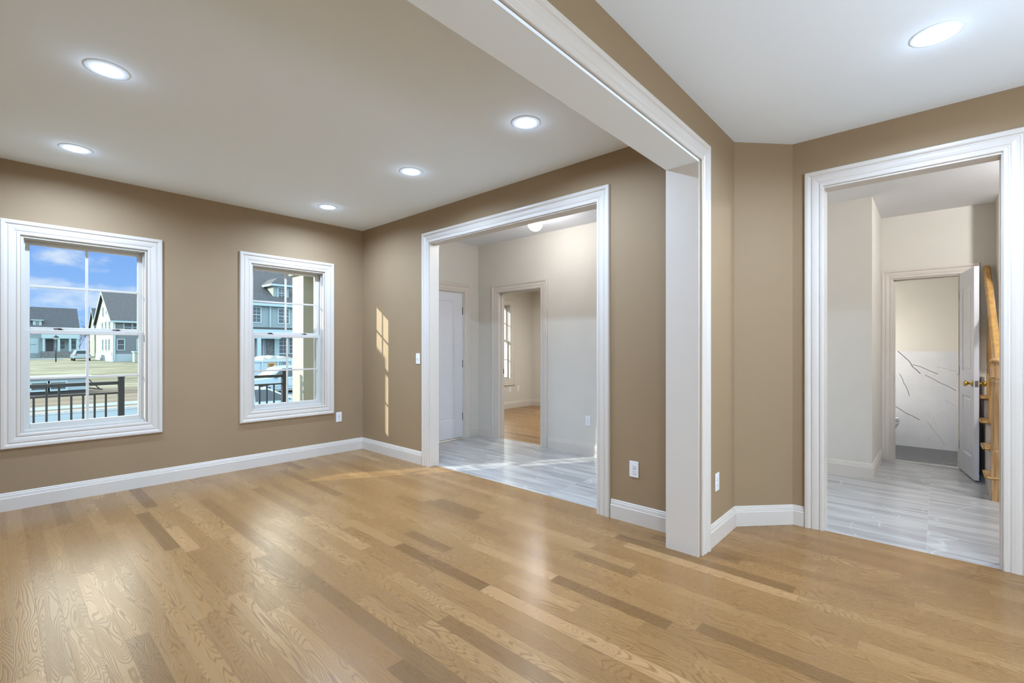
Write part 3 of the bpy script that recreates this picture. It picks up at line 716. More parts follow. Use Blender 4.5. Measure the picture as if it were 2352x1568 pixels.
nl = ['recessed ceiling light top right, in the near room', 'recessed light at the left of the near room ceiling', 'recessed light at the rear right of the near room ceiling']
allc += [(p, nl[i], 'recessed lights of the near room') for i, p in enumerate(NEAR)]
allc += [(p, 'recessed light in the %s hall ceiling' % ('front' if i == 0 else 'rear'), 'recessed lights of the hall') for i, p in enumerate(HALLC)]
allc += [(p, 'added out-of-view fill light at the %s of the far room ceiling' % ('front' if i == 0 else 'back'), 'recessed lights of the far room') for i, p in enumerate(FAR_FILL)]
allc += [(p, 'recessed light in the powder room ceiling', 'recessed lights of the powder room') for p in PWD]
for i, (p, l, g) in enumerate(allc):
    o = can0 if i == 0 else copy_tree(can0)
    o.location = (p[0], p[1], H); tag(o, l, 'ceiling light', g)
    k = {'recessed lights of the far room': 1.1, 'recessed lights of the powder room': .45}.get(g)
    if g == 'recessed lights of the front room': k = CAN_LIV
    if k:
        for c in children(o):
            if c.type == 'LIGHT':
                c.data = c.data.copy(); c.data.energy = c.data.energy*k if i else c.data.energy
                if 'front' not in g: c.data.color = (.95, .97, 1.0)


for c in children(can0):
    if c.type == 'LIGHT': c.data.energy *= 1.0; c.data = c.data.copy(); c.data.energy *= CAN_LIV
GLOBE_MAT = mat('lit_opal_glass', (1, 1, 1), .3, emit=(0.95, 0.96, 1.0), estr=70)
HALL_FILL = mat('hall_fill_glow', (1, 1, 1), .3, emit=(0.95, 0.96, 1.0), estr=300)
def globe(x, y, label, gm=GLOBE_MAT):
    gl = empty('globe_light', (x, y, H), label, 'ceiling light', 'globe ceiling lights')
    mb = MB(); mb.lathe([(.055, 0), (.055, -.012), (.035, -.024), (.030, -.045)], 32, (x, y, H)); mb.build('canopy', [TRIM], gl)
    mb = MB(); R = .080; mb.lathe([(max(R*math.sin(math.pi*k/16), .0002), R*math.cos(math.pi*k/16)) for k in range(17)], 32, (x, y, 2.628), cap=False)
    mb.build('globe', [gm], gl)
globe(.865, -2.11, 'lit white globe ceiling light in the foyer')
globe(2.1, -6.45, 'added fill globe out of view in the tiled hall by the stairs', HALL_FILL)  # lamp added out of view to brighten the hall

# glowing pendants added out of view as fill for ceilings and walls
PEND = mat('fill_pendant_glow', (1, 1, 1), .3, emit=(0.80, 0.95, 1.20), estr=FILL_PEND_E)
for (qx, qy, ql) in ((-.9, -6.4, 'added fill globe out of view at the right of the near room'), (-3.7, -6.4, 'added fill globe out of view at the left of the near room')):
    pg = empty('fill_pendant', (qx, qy, 1.54), ql, 'added fill light', 'added fill globes')
    mb = MB(); mb.lathe([(.06, H), (.06, H-.02), (.01, H-.03)], 24, (qx, qy, 0)); mb.build('canopy', [STEEL], pg)
    mb = MB(); mb.tube((qx, qy, 1.85), (qx, qy, H-.02), .006); mb.build('rod', [STEEL], pg)
    mb = MB(); mb.lathe([(max(.16*math.sin(math.pi*k/20), .0002), .16*math.cos(math.pi*k/20)) for k in range(21)], 32, (qx, qy, 1.70), cap=False); mb.build('globe', [PEND], pg)

# ================================================================ powder room
wn2 = empty('marble_wainscot', (4.805, -5.05, 0), 'pale grey marble tile wainscot with dark veins behind the toilet', 'wall tile')
wn2['kind'] = 'structure'
mb = MB(); mb.box(4.797, 4.81, -5.81, -4.3, 0, 1.223); mb.box(3.79, 4.797, -4.312, -4.3, 0, 1.223); mb.box(3.79, 4.797, -5.81, -5.80, 0, 1.223)
def vein(pts, w, m):
    X = 4.7962
    for (y0, z0), (y1, z1) in zip(pts[:-1], pts[1:]):
        d = Vector((y1-y0, z1-z0)).normalized(); nn = Vector((-d.y, d.x))*w/2
        mb.face([(X, y0+nn.x, z0+nn.y), (X, y1+nn.x, z1+nn.y), (X, y1-nn.x, z1-nn.y), (X, y0-nn.x, z0-nn.y)], m)
def zz(px, py):   # a tile point from photograph coordinates on the plane of this wall
    f_ = 1072.7264; r_ = (px-1176)/f_; u_ = -(py-797.4366)/f_; s_, c_ = math.sin(.8339), math.cos(.8339)
    dx_, dy_ = s_+r_*c_, c_-r_*s_; t_ = (4.797+3.1001)/dx_; return (-5.363+t_*dy_, 1.2738+t_*u_)
VS = [([(2062, 806), (2078, 820), (2090, 831), (2096, 842), (2106, 850), (2114, 858)], .007, 1), ([(2095, 837), (2112, 841), (2128, 848), (2142, 854), (2155, 859)], .0055, 1),
      ([(2125, 861), (2145, 871), (2157, 878), (2178, 887), (2196, 897)], .005, 1), ([(2066, 858), (2073, 870), (2075, 878), (2082, 889), (2086, 900), (2089, 909)], .005, 1),
      ([(2055, 932), (2070, 941), (2080, 948), (2098, 956), (2112, 964)], .006, 1), ([(2130, 968), (2140, 982), (2160, 1006), (2170, 1022)], .003, 2),
      ([(2198, 858), (2205, 868)], .004, 1), ([(2150, 842), (2170, 846), (2198, 853)], .003, 2), ([(2170, 918), (2195, 933)], .003, 2)]
for pts, w, m in VS: vein([zz(*p) for p in pts], w, m)
mb.build('tile_panel', [MARBLE, VEIN, VEIN2], wn2)
# toilet backed to the left wall, bowl pointing to the room
tx = 4.27
toi = empty('toilet', (tx, -4.65, 0), 'white toilet inside the powder room, only its bowl front showing', 'toilet')
def ellipse_loft(mb, rings, n=28):
    vs = []; fs = []
    for (cx_, cy_, a, b, z) in rings:
        for k in range(n):
            t = 2*math.pi*k/n; vs.append((cx_+a*math.cos(t), cy_+b*math.sin(t), z))
    for i in range(len(rings)-1):
        for k in range(n): fs.append((i*n+k, i*n+(k+1) % n, (i+1)*n+(k+1) % n, (i+1)*n+k))
    mb.raw(vs, fs, 0, True); mb.face(vs[:n][::-1]); mb.face(vs[-n:])
mb = MB(); ellipse_loft(mb, [(tx, -4.72, .11, .20, 0), (tx, -4.72, .105, .19, .10), (tx, -4.74, .10, .20, .18), (tx, -4.76, .145, .235, .27), (tx, -4.775, .18, .255, .34), (tx, -4.775, .185, .258, .375)]); mb.build('bowl', [CHINA], toi)
mb = MB(); ellipse_loft(mb, [(tx, -4.775, .185, .262, .378), (tx, -4.775, .190, .268, .386), (tx, -4.775, .186, .264, .396)]); mb.build('seat', [CHINA], toi)
mb = MB(); ellipse_loft(mb, [(tx, -4.77, .184, .260, .399), (tx, -4.77, .188, .264, .408), (tx, -4.77, .16, .235, .418)]); mb.build('lid', [CHINA], toi)
mb = MB(); mb.box(tx-.21, tx+.21, -4.50, -4.33, .38, .74); mb.build('tank', [CHINA], toi, bevel=.02)
mb = MB(); mb.box(tx-.22, tx+.22, -4.51, -4.32, .745, .78); mb.build('tank_lid', [CHINA], toi, bevel=.01)
sc_ = empty('fill_sconce', (3.90, -4.312, 1.25), 'added fill globe out of view left of the powder room doorway', 'wall light')  # lamp added out of view to brighten the marble wall
mb = MB(); mb.box(3.85, 3.95, -4.325, -4.312, 1.17, 1.33); mb.tube((3.90, -4.32, 1.25), (3.90, -4.40, 1.25), .01); mb.build('bracket', [STEEL], sc_)
mb = MB(); mb.lathe([(max(.07*math.sin(math.pi*k/14), .0002), .07*math.cos(math.pi*k/14)) for k in range(15)], 24, (3.90, -4.45, 1.25), cap=False); mb.build('globe', [mat('fill_sconce_glow', (1, 1, 1), .3, emit=(.97, .97, 1.0), estr=110)], sc_)
# door stop on the baseboard behind the open door
ds = empty('door_stop', (3.44, -5.695, 0), 'small spring door stop on the floor behind the open powder room door', 'door stop')
mb = MB(); mb.tube((3.30, -5.675, .03), (3.37, -5.682, .04), .006); mb.build('spring', [STEEL], ds)
mb = MB(); mb.tube((3.28, -5.672, .028), (3.30, -5.675, .03), .009); mb.build('tip', [PLATE], ds)

# ================================================================ staircase
st = empty('staircase', (3.0, -6.2, 0), 'oak staircase with white skirt rising behind the open door at right', 'stairs')
SY = -5.69; NX = 2.49; RUN = .255; RISE = .201; SW = 1.0
def tread_x(k): return NX-.03+(k-1)*RUN
for k in range(1, 9):
    mb = MB(); x = tread_x(k); z = k*RISE
    prof = [(x, z-.026), (x-.022, z-.022), (x-.030, z-.013), (x-.022, z-.004), (x, z), (x+RUN+.002, z), (x+RUN+.002, z-.026)]
    yl = SY+.012 if k < 5 else (-5.945 if x > 3.6 else SY+.012)
    if x+RUN > 3.66: yl = -5.945
    mb.prism(prof, 'y', -6.9, yl)
    if yl > -5.9: mb.box(x+.0, x+RUN, yl, yl+.012, z-.024, z-.002)
    mb.build('tread', [OAKX], st, bevel=.003)
    mb = MB(); mb.box(x+.004, x+.020, -6.9, min(yl-.03, SY-.03), z-RISE, z-.026); mb.build('riser', [TRIM], st)
mb = MB(); pts = [(NX-.02, 0)]
for k in range(1, 5): pts += [(tread_x(k)+.004, (k-1)*RISE if k > 1 else 0), (tread_x(k)+.004, k*RISE-.026)]
xe = 3.665; pts = [(tread_x(1)+.004, 0)]
for k in range(1, 6):
    if tread_x(k) > xe: break
    pts += [(tread_x(k)+.004, k*RISE-.027), (min(xe, tread_x(k+1)+.004), k*RISE-.027)]
pts += [(xe, 0)]
mb.prism(pts, 'y', SY-.03, SY-.016); mb.build('stringer', [TRIM], st)
# newel
nx, ny, hw = 2.487, -5.748, .045
mb = MB(); mb.box(nx-hw, nx+hw, ny-hw, ny+hw, 0, .405); mb.box(nx-hw, nx+hw, ny-hw, ny+hw, 1.025, 1.115)
mb.lathe([(.046, .405), (.046, .412), (.040, .420), (.043, .430), (.044, .50), (.042, .80), (.039, .975), (.044, .985), (.044, .992), (.038, 1.0), (.040, 1.012), (.046, 1.02), (.046, 1.026)], 32, (nx, ny, 0))
mb.lathe([(.042, 1.115), (.034, 1.125), (.034, 1.138), (.050, 1.150), (.054, 1.160), (.050, 1.172), (.034, 1.184), (.010, 1.190)], 32, (nx, ny, 0))
for k in range(8):
    a = 2*math.pi*k/8; mb.tube((nx+.041*math.cos(a), ny+.041*math.sin(a), .47), (nx+.037*math.cos(a), ny+.037*math.sin(a), .95), .006, .005, 8)
mb.build('newel_post', [OAKN], st, bevel=.003)
# handrail
S = RISE/RUN
def railz(x): return 1.12+(x-nx)*.80
mb = MB(); sec = [(-.030, -.022), (-.026, .012), (-.014, .028), (.014, .028), (.026, .012), (.030, -.022), (.016, -.030), (-.016, -.030)]
vs = []
for x in (nx+.02, 3.655):
    for (a, b) in sec: vs.append((x, ny+a, railz(x)+b*1.25+.02))
n_ = len(sec); mb.raw(vs, [tuple(range(n_))[::-1], tuple(range(n_, 2*n_))]+[(i, (i+1) % n_, n_+(i+1) % n_, n_+i) for i in range(n_)], 0)
mb.build('handrail', [OAKX], st, bevel=.004)
for k in range(1, 5):
    for f_ in (.32, .82):
        x = tread_x(k)+RUN*f_
        if x < nx+.07 or x > 3.62: continue
        zb = k*RISE; zt = railz(x)-.012; hh = zt-zb; mb = MB(); q = .016
        mb.box(x-q, x+q, ny-q, ny+q, zb, zb+.22)
        mb.lathe([(.016, .22), (.011, .235), (.018, .25), (.011, .265), (.015, .30), (.0165, .40), (.012, .62*hh), (.009, hh)], 14, (x, ny, zb))
        mb.build('baluster', [OAK], st)

# ================================================================ porch outside
pf = MB(); pf.box(-4.3, 1.73, .20, 1.95, -.27, -.12); pf.box(-4.3, -3.6, 1.95, 2.5, -.27, -.12); pf.box(.12, 1.60, -.27, .20, -.27, -.12); tag(pf.build('porch_slab', [CONC]), 'raised concrete porch floor outside the front windows', 'porch')
PY = 1.7
def railing(xa, xb, posts, full, label):
    root = empty('porch_railing', ((xa+xb)/2, PY, -.12), label, 'railing', 'black porch railings')
    mb = MB(); mb.box(xa, xb, PY-.022, PY+.022, .842, .880); mb.build('top_rail', [BLACKM], root, bevel=.003)
    mb = MB(); mb.box(xa, xb, PY-.014, PY+.014, .735, .756); mb.build('middle_rail', [BLACKM], root)
    mb = MB(); mb.box(xa, xb, PY-.014, PY+.014, -.03, -.008); mb.build('bottom_rail', [BLACKM], root)
    for px_ in posts:
        mb = MB(); mb.box(px_-.028, px_+.028, PY-.028, PY+.028, -.12, .925); mb.box(px_-.034, px_+.034, PY-.034, PY+.034, .925, .94); mb.build('post', [BLACKM], root)
    k = 0; x = xb-.107
    while x > xa+.04:
        mb = MB(); mb.box(x-.009, x+.009, PY-.009, PY+.009, -.008, .842 if k in full else .735); mb.build('baluster', [BLACKM], root); x -= .0967; k += 1
railing(-3.85, -2.155, [-2.127], (4, 5), 'black porch railing beyond the larger window')
railing(-1.20, -.315, [-1.23, -.285], (), 'black porch railing beyond the smaller window')
pc = empty('porch_column', (.10, PY, -.12), 'square cream porch column seen through the smaller window', 'column')
mb = MB(); mb.box(-.085, .29, 1.505, 1.88, -.12, 2.345); mb.build('shaft', [PORCHW], pc)
mb = MB(); mb.box(-.097, .302, 1.493, 1.892, -.12, .02); mb.build('base', [PORCHW], pc)
sun_blocker = empty('porch_column', (-3.9, 2.22, -.12), 'square cream column added out of view to narrow the sun slot indoors', 'column')
mb = MB(); mb.box(-4.05, -3.75, 2.07, 2.37, -.12, 2.9); mb.build('shaft', [PORCHW], sun_blocker)  # unseen shaft added to block part of the sun through the window
pr = empty('porch_roof', (.8, .9, 2.345), 'cream entry porch roof beam over the column', 'porch roof')
mb = MB(); mb.box(-.13, 1.73, 1.46, 1.93, 2.345, 2.62); mb.box(-.13, .12, .2, 1.46, 2.345, 2.62); mb.build('beam', [PORCHW], pr, bevel=.02)
mb = MB(); mb.box(-.25, 1.85, .17, 2.1, 2.62, 2.72); mb.box(.13, 1.60, -.26, .17, 2.62, 2.72); mb.build('soffit', [PORCHW], pr)
mb = MB(); mb.prism([(-.3, 2.72), (1.9, 2.72), (1.9, 2.76), (-.3, 2.76)], 'y', .20, 2.15); mb.build('roof_covering', [SHINGLE], pr)

# ================================================================ exterior ground
mb = MB(); mb.box(-8, 2, -15, -8.36, -.2, -.1); struct(mb.build('bounce_slab', [mat('pale_bounce_slab', srgb(215, 213, 208), .8, noise=.03)]))  # pale slab added out of view to bounce daylight onto the ceilings
def gz(y): return -1.65 if y < 30 else (-1.65+(y-30)/50*.92 if y < 80 else -.73)
mb = MB(); ys = [23.95, 30, 40, 50, 60, 70, 80, 100, 140, 220]
for a, b in zip(ys[:-1], ys[1:]): mb.face([(-160, a, gz(a)), (220, a, gz(a)), (220, b, gz(b)), (-160, b, gz(b))])
mb.face([(-160, -120, -1.75), (220, -120, -1.75), (220, 9, -1.75), (-160, 9, -1.75)])
g = mb.build('ground', [GROUND]); struct(g)
mb = MB(); mb.face([(-160, 9, -1.72), (220, 9, -1.72), (220, 23.8, -1.72), (-160, 23.8, -1.72)]); struct(mb.build('road', [ASPH]))
mb = MB(); mb.box(-100, 120, 23.72, 23.95, -1.75, -1.60); struct(mb.build('kerb', [CONC]))
mb = MB(); mb.box(-100, 5.5, 25.2, 26.8, -1.66, -1.625); struct(mb.build('sidewalk', [mat('pale_sidewalk', srgb(122, 134, 136), .8, noise=.04)]))
mb = MB(); mb.box(5.8, 60, 23.96, 41.5, -1.66, -1.63)
mb.v = [(v[0], v[1], v[2]+(gz(v[1])+1.65)) for v in mb.v]; struct(mb.build('parking_apron', [ASPH]))
mb = MB(); mb.box(-60, 4.2, 100, 108, -.73, -.69); struct(mb.build('back_street', [ASPH]))

# ================================================================ houses
def hwindow(mb_root, x0, x1, z0, z1, y, axis='y', side=-1, cols=2, rows=4):
    """window on facade plane; axis y: plane y=const facing -y ; axis x: plane x=const facing -x"""
    def B(mb, a0, a1, b0, b1, d0, d1, m=0):
        if axis == 'y': mb.box(a0, a1, y-d1, y-d0, b0, b1, m)
        else: mb.box(y-d1, y-d0, a0, a1, b0, b1, m)
    t = .11; mb = MB()
    B(mb, x0-t, x0, z0-t, z1+t, .0, .06); B(mb, x1, x1+t, z0-t, z1+t, .0, .06); B(mb, x0, x1, z0-t, z0, .0, .06); B(mb, x0, x1, z1, z1+t, .0, .06)
    B(mb, x0, x1, (z0+z1)/2-.035, (z0+z1)/2+.035, .0, .05)
    for c in range(1, cols): xx = x0+(x1-x0)*c/cols; B(mb, xx-.015, xx+.015, z0, z1, .0, .04)
    for r_ in range(1, rows):
        if r_*2 != rows: q = z0+(z1-z0)*r_/rows; B(mb, x0, x1, q-.015, q+.015, .0, .04)
    w = mb.build('window', [HTRIM], mb_root)
    mb = MB(); B(mb, x0, x1, z0, z1, .0, .02); mb.build('pane', [HGLASS], w)
def gable_house(name, x0, x1, y0, y1, zb, ze, zr, label, front, side, roof=SHINGLE, eave=.35):  # front siding coloured as if in shade, side siding as if sunlit
    root = empty(name, ((x0+x1)/2, (y0+y1)/2, zb), label, 'house')
    mb = MB(); ym = (y0+y1)/2
    mb.face([(x0, y0, zb), (x1, y0, zb), (x1, y0, ze), (x0, y0, ze)], 0); mb.face([(x0, y1, zb), (x1, y1, zb), (x1, y1, ze), (x0, y1, ze)], 0)
    for x in (x0, x1): mb.face([(x, y0, zb), (x, y1, zb), (x, y1, ze), (x, ym, zr), (x, y0, ze)], 1)
    mb.build('wall', [front, side], root)
    s_ = (zr-ze)/(ym-y0); mb = MB(); e = eave
    for sg, yy in ((-1, y0), (1, y1)):
        P = [(x0-e, yy+sg*e, ze-s_*e+.05), (x1+e, yy+sg*e, ze-s_*e+.05), (x1+e, ym, zr+.05), (x0-e, ym, zr+.05)]
        Q = [(p[0], p[1], p[2]+.16) for p in P]; mb.raw(P+Q, [(0, 1, 2, 3), (4, 5, 6, 7)]+[(i, (i+1) % 4, 4+(i+1) % 4, 4+i) for i in range(4)])
    mb.build('roof', [roof], root)
    mb = MB(); mb.box(x0-e, x1+e, y0-e-.12, y0-e+.02, ze-s_*e-.12, ze-s_*e+.14)
    for sg, yy in ((-1, y0), (1, y1)):
        P = [(x0-e-.03, yy+sg*e, ze-s_*e-.2), (x0-e-.03, yy+sg*e, ze-s_*e+.2), (x0-e-.03, ym, zr+.2), (x0-e-.03, ym, zr-.25)]
        Q = [(p[0]+.06, p[1], p[2]) for p in P]; mb.raw(P+Q, [(0, 1, 2, 3), (4, 5, 6, 7)]+[(i, (i+1) % 4, 4+(i+1) % 4, 4+i) for i in range(4)])
    mb.build('fascia', [HTRIM], root)
    return root
# right house in the large window
h = gable_house('house', 7.75, 21, 79.5, 96.5, -.8, 5.05, 9.6, 'tall gabled house with a cream side wall, right of the larger window view', SID_SHADE_GREY, SID_CREAM)
hwindow(h, 8.95, 9.75, 3.55, 4.7, 79.5, cols=1, rows=2); hwindow(h, 9.92, 10.72, 3.55, 4.7, 79.5, cols=1, rows=2)
hwindow(h, 8.22, 8.92, .95, 2.35, 79.5, cols=1, rows=2); hwindow(h, 10.4, 11.1, .95, 2.35, 79.5, cols=1, rows=2)
mb = MB(); mb.box(7.80, 7.98, 79.32, 79.5, -.7, 4.9); mb.build('downspout', [HTRIM], h)
mb = MB(); mb.box(7.7, 21.05, 79.44, 79.56, -.8, .35); mb.box(7.70, 7.76, 79.5, 96.5, -.8, .35); mb.build('foundation', [mat('house_foundation', srgb(150, 160, 162), .8)], h)
for (a, z0, z1) in ((82.5, .9, 2.4), (85.3, .9, 2.4), (88.6, .9, 2.4), (82.2, 3.6, 5.0), (85.6, 3.6, 5.0), (89, 3.6, 5.0), (85, 6.3, 7.2), (88.3, 6.0, 7.3)):
    hwindow(h, a, a+.75, z0, z1, 7.75, 'x', cols=1, rows=2)
# left house
h = gable_house('house', -14, 7.86, 123.9, 134, -.8, 4.8, 9.2, 'wide low house with a small dormer and porch, left of the larger window view', SID_SHADE_BLUE, SID_CREAM)
mb = MB(); mb.box(1.55, 2.75, 124.6, 128, 5.4, 6.5); d = mb.build('dormer', [HTRIM], h); mb = MB(); mb.box(1.3, 3.0, 124.3, 128, 6.5, 6.68); mb.build('dormer_roof', [HTRIM], h)
hwindow(h, 1.9, 2.4, 5.6, 6.3, 124.6)
for x in (2.9, 5.0, 6.6, 7.7): mb = MB(); mb.box(x-.16, x+.16, 121.8, 122.1, .5, 3.0); mb.build('porch_post', [HTRIM], h)
mb = MB(); mb.box(2.6, 8.0, 121.7, 123.9, 3.0, 3.3); mb.box(2.6, 8.0, 121.7, 121.9, 3.3, 4.3); mb.build('porch_roof', [HTRIM], h)
mb = MB(); mb.box(2.6, 8.0, 121.7, 123.9, -.8, .5); mb.build('porch_base', [STONE], h)
mb = MB(); mb.box(3.3, 4.35, 123.8, 123.9, .5, 2.75); mb.build('door', [BLACKM], h)
for a in (5.35, 6.95): hwindow(h, a, a+.65, 1.0, 2.5, 123.9, cols=1)
hwindow(h, .3, 1.05, 1.0, 2.6, 123.9, cols=1); hwindow(h, 1.25, 1.95, 1.0, 2.6, 123.9, cols=1); mb = MB(); mb.box(-.1, 2.3, 123.85, 123.93, .1, 3.0); mb.build('wall_panel', [HTRIM], h)
# house peeking behind the right one
gable_house('house', 11.3, 18, 128.5, 139.5, -.8, 5.2, 9.8, 'slim cream gabled house partly hidden behind the tall one', SID_SHADE_BLUE, SID_CREAM)
# house in the smaller window
h = gable_house('house', 10.6, 27, 42.8, 64.8, -1.45, 5.55, 11.93, 'house with a shade-toned front, a dormer and stone ground floor, behind the parked trucks', SID_SHADE_BLUE, SID_CREAM, eave=.3)
hwindow(h, 13.2, 13.9, 3.7, 5.1, 42.8); hwindow(h, 15.6, 16.55, 3.68, 5.05, 42.8); hwindow(h, 11.3, 12.0, 3.7, 5.1, 42.8); hwindow(h, 18.2, 19.1, 3.7, 5.1, 42.8)
mb = MB(); mb.box(14.72, 14.84, 42.65, 42.8, 3.0, 5.3); mb.build('downspout', [HTRIM], h)
mb = MB(); mb.box(10.6, 27, 41.2, 42.8, 2.96, 3.16); mb.build('porch_roof', [BLACKM], h)
mb = MB(); mb.box(10.6, 27, 41.15, 41.4, 2.62, 2.96); mb.box(10.6, 15.2, 41.2, 41.4, 2.1, 2.62); mb.build('porch_beam', [HTRIM], h)
for x in (13.10, 10.9): mb = MB(); mb.box(x, x+.33, 41.2, 41.45, -1.3, 2.1); mb.build('porch_post', [HTRIM], h)
mb = MB(); mb.box(14.5, 27, 42.72, 42.8, -1.4, 2.9); mb.build('stone_wall', [STONE], h)
mb = MB(); mb.box(14.12, 14.2, 42.68, 42.79, -.6, 2.4); mb.box(15.15, 15.6, 42.6, 42.72, -1.2, 2.4); mb.build('door_trim', [HTRIM], h)
mb = MB(); mb.box(13.3, 14.1, 42.7, 42.79, -.6, 2.4); mb.build('door', [mat('taupe_door', srgb(120, 118, 116), .6)], h)
hwindow(h, 15.62, 16.4, .7, 2.2, 42.70); hwindow(h, 16.6, 17.3, .7, 2.2, 42.70); hwindow(h, 18.6, 19.6, .7, 2.2, 42.70)
# dormer with hipped roof
mb = MB(); x0, x1, yf, zb, ze = 15.50, 17.02, 43.85, 6.12, 7.42; s_ = .58
yb0 = 42.8+(zb-5.55)/s_; yb1 = 42.8+(ze-5.55)/s_
mb.face([(x0, yf, zb), (x1, yf, zb), (x1, yf, ze), (x0, yf, ze)], 0)
for x in (x0, x1): mb.face([(x, yf, zb), (x, yf+.02, zb), (x, yb1+.1, ze), (x, yf, ze)], 1)
mb.build('dormer', [SID_SHADE_BLUE, SID_CREAM], h)
mb = MB(); e = .35; xm = (x0+x1)/2
B_ = [(x0-e, yf-e, ze), (x1+e, yf-e, ze), (x1+e, yf+2.3, ze), (x0-e, yf+2.3, ze)]; T_ = [(p[0], p[1], p[2]+.2) for p in B_]
mb.raw(B_+T_, [(0, 1, 2, 3)]+[(i, (i+1) % 4, 4+(i+1) % 4, 4+i) for i in range(4)], 0)
A1 = (xm, yf+.9, ze+1.0); A2 = (xm, yf+3.7, ze+1.0)
mb.face([T_[0], T_[1], A1], 1); mb.face([T_[3], T_[0], A1, A2], 1); mb.face([T_[1], T_[2], A2, A1], 1); mb.build('dormer_roof', [HTRIM, SHINGLE], h)
hwindow(h, 15.98, 16.6, 6.33, 7.25, yf)

# ================================================================ vehicles
def vehicle(name, x, y, z, L, Wd, prof_body, prof_cab, wheels, wr, paint, label, cat, windows, flip=False, yaw=0):
    """side profile polygons in local (x,z); side faces the house (-y)"""
    root = empty(name, (x, y, z), label, cat)
    sx = -1 if flip else 1
    def T(p): return (x+sx*p[0], z+p[1])
    mb = MB(); mb.prism([T(p) for p in prof_body], 'y', y-Wd/2, y+Wd/2); b = mb.build('body', [paint], root, bevel=.06)
    mb = MB(); A = [T(p) for p in prof_cab]; n = len(A); zc = [a[1] for a in A]; zlo, zhi = min(zc), max(zc)
    vs = []
    for sg in (-1, 1):
        for a in A: f_ = (a[1]-zlo)/(zhi-zlo); vs.append((a[0], y+sg*(Wd/2-.03-.14*f_), a[1]))
    mb.raw(vs, [tuple(range(n))[::-1], tuple(range(n, 2*n))]+[(i, (i+1) % n, n+(i+1) % n, n+i) for i in range(n)]); mb.build('cabin', [paint], root, bevel=.03)
    for wpoly in windows:
        mb = MB(); P = [T(p) for p in wpoly]
        vs = []
        for d in (.0, .012):
            for a in P: f_ = (a[1]-zlo)/(zhi-zlo); vs.append((a[0], y-(Wd/2-.03-.14*f_)-d, a[1]))
        n = len(P); mb.raw(vs, [tuple(range(n))[::-1], tuple(range(n, 2*n))]+[(i, (i+1) % n, n+(i+1) % n, n+i) for i in range(n)]); mb.build('side_window', [CARG], root)
    for wx in wheels:
        for sg in (-1, 1):
            cy = y+sg*(Wd/2-.10); mb = MB(); ox = x+sx*wx
            mb.lathe([(wr*.6, -.125), (wr*.95, -.12), (wr, -.08), (wr, .08), (wr*.95, .12), (wr*.6, .125)], 28, (ox, cy, z+wr), 'y'); w = mb.build('wheel', [RUB], root)
            mb = MB(); mb.lathe([(wr*.60, -.005), (wr*.55, -.02), (wr*.2, -.01), (.01, -.02)], 20, (ox, cy+sg*.0-.128 if sg < 0 else cy+.128, z+wr), 'y'); mb.build('hubcap', [HUB], w)
    return root
def extra(root, name, boxes, m, bevel=0):
    mb = MB()
    for b in boxes: mb.box(*b)
    return mb.build(name, [m], root, bevel=bevel)
GZ = -1.65
suv_body = [(-2.55, .45), (-2.6, .75), (-2.5, 1.02), (-1.55, 1.14), (2.45, 1.16), (2.58, .9), (2.6, .45), (2.3, .38), (-2.3, .38)]
suv_cab = [(-1.45, 1.12), (-.62, 1.72), (-.3, 1.80), (2.0, 1.82), (2.25, 1.75), (2.45, 1.14)]
suv_win = [[(-1.12, 1.16), (-.48, 1.68), (.12, 1.70), (.12, 1.16)], [(.20, 1.16), (.20, 1.70), (1.12, 1.71), (1.12, 1.16)], [(1.22, 1.16), (1.22, 1.71), (1.95, 1.70), (2.2, 1.18)]]
v = vehicle('sport_utility_vehicle', 9.45, 26.0, GZ-.09, 5.2, 2.0, suv_body, suv_cab, (-1.6, 1.6), .40, CARW, 'white sport utility vehicle parked side-on beyond the porch column', 'car', suv_win)
extra(v, 'door_handle', [(9.5, 9.7, 24.97, 25.0, -.73, -.69), (10.55, 10.75, 24.97, 25.0, -.73, -.69)], BLACKM)
extra(v, 'door_moulding', [(8.0, 11.6, 24.96, 25.0, -1.16, -1.09)], mat('grey_trim', srgb(150, 160, 165), .5))
extra(v, 'wing_mirror', [(8.45, 8.62, 24.78, 25.0, -.61, -.45)], BLACKM, .02)
car_body = [(-2.3, .35), (-2.35, .65), (-2.2, .80), (-1.2, .90), (1.35, .92), (2.15, .78), (2.3, .6), (2.3, .35)]
car_cab = [(-1.75, .88), (-1.0, 1.36), (-.4, 1.43), (.25, 1.40), (1.3, .90)]
car_win = [[(-1.3, .93), (-.85, 1.32), (-.35, 1.38), (-.35, .93)], [(-.27, .93), (-.27, 1.38), (.22, 1.35), (1.08, .93)]]
v = vehicle('sedan_car', 3.75, 14.6, GZ-.07, 4.6, 1.8, car_body, car_cab, (-1.4, 1.42), .33, CARW, 'white sedan nearest the house, seen through the railing in the smaller window', 'car', car_win)
extra(v, 'wing_mirror', [(4.45, 4.62, 13.50, 13.70, -.82, -.69)], CARW, .02)
v = vehicle('sedan_car', -3.4, 10.6, GZ-.07, 4.6, 1.8, car_body, car_cab, (-1.4, 1.42), .33, CARW, 'white car roof at the bottom left of the larger window', 'car', car_win)
vx, vy, vz = 5.35, 88, -.73
v = empty('sport_utility_vehicle', (vx, vy, vz), 'small white vehicle seen from behind in front of the far houses', 'car')
mb = MB(); mb.prism([(vx-.9, vz+.32), (vx-.97, vz+.6), (vx-.95, vz+1.0), (vx+.95, vz+1.0), (vx+.97, vz+.6), (vx+.9, vz+.32)], 'y', vy, vy+4.5); mb.build('body', [CARW], v, bevel=.06)
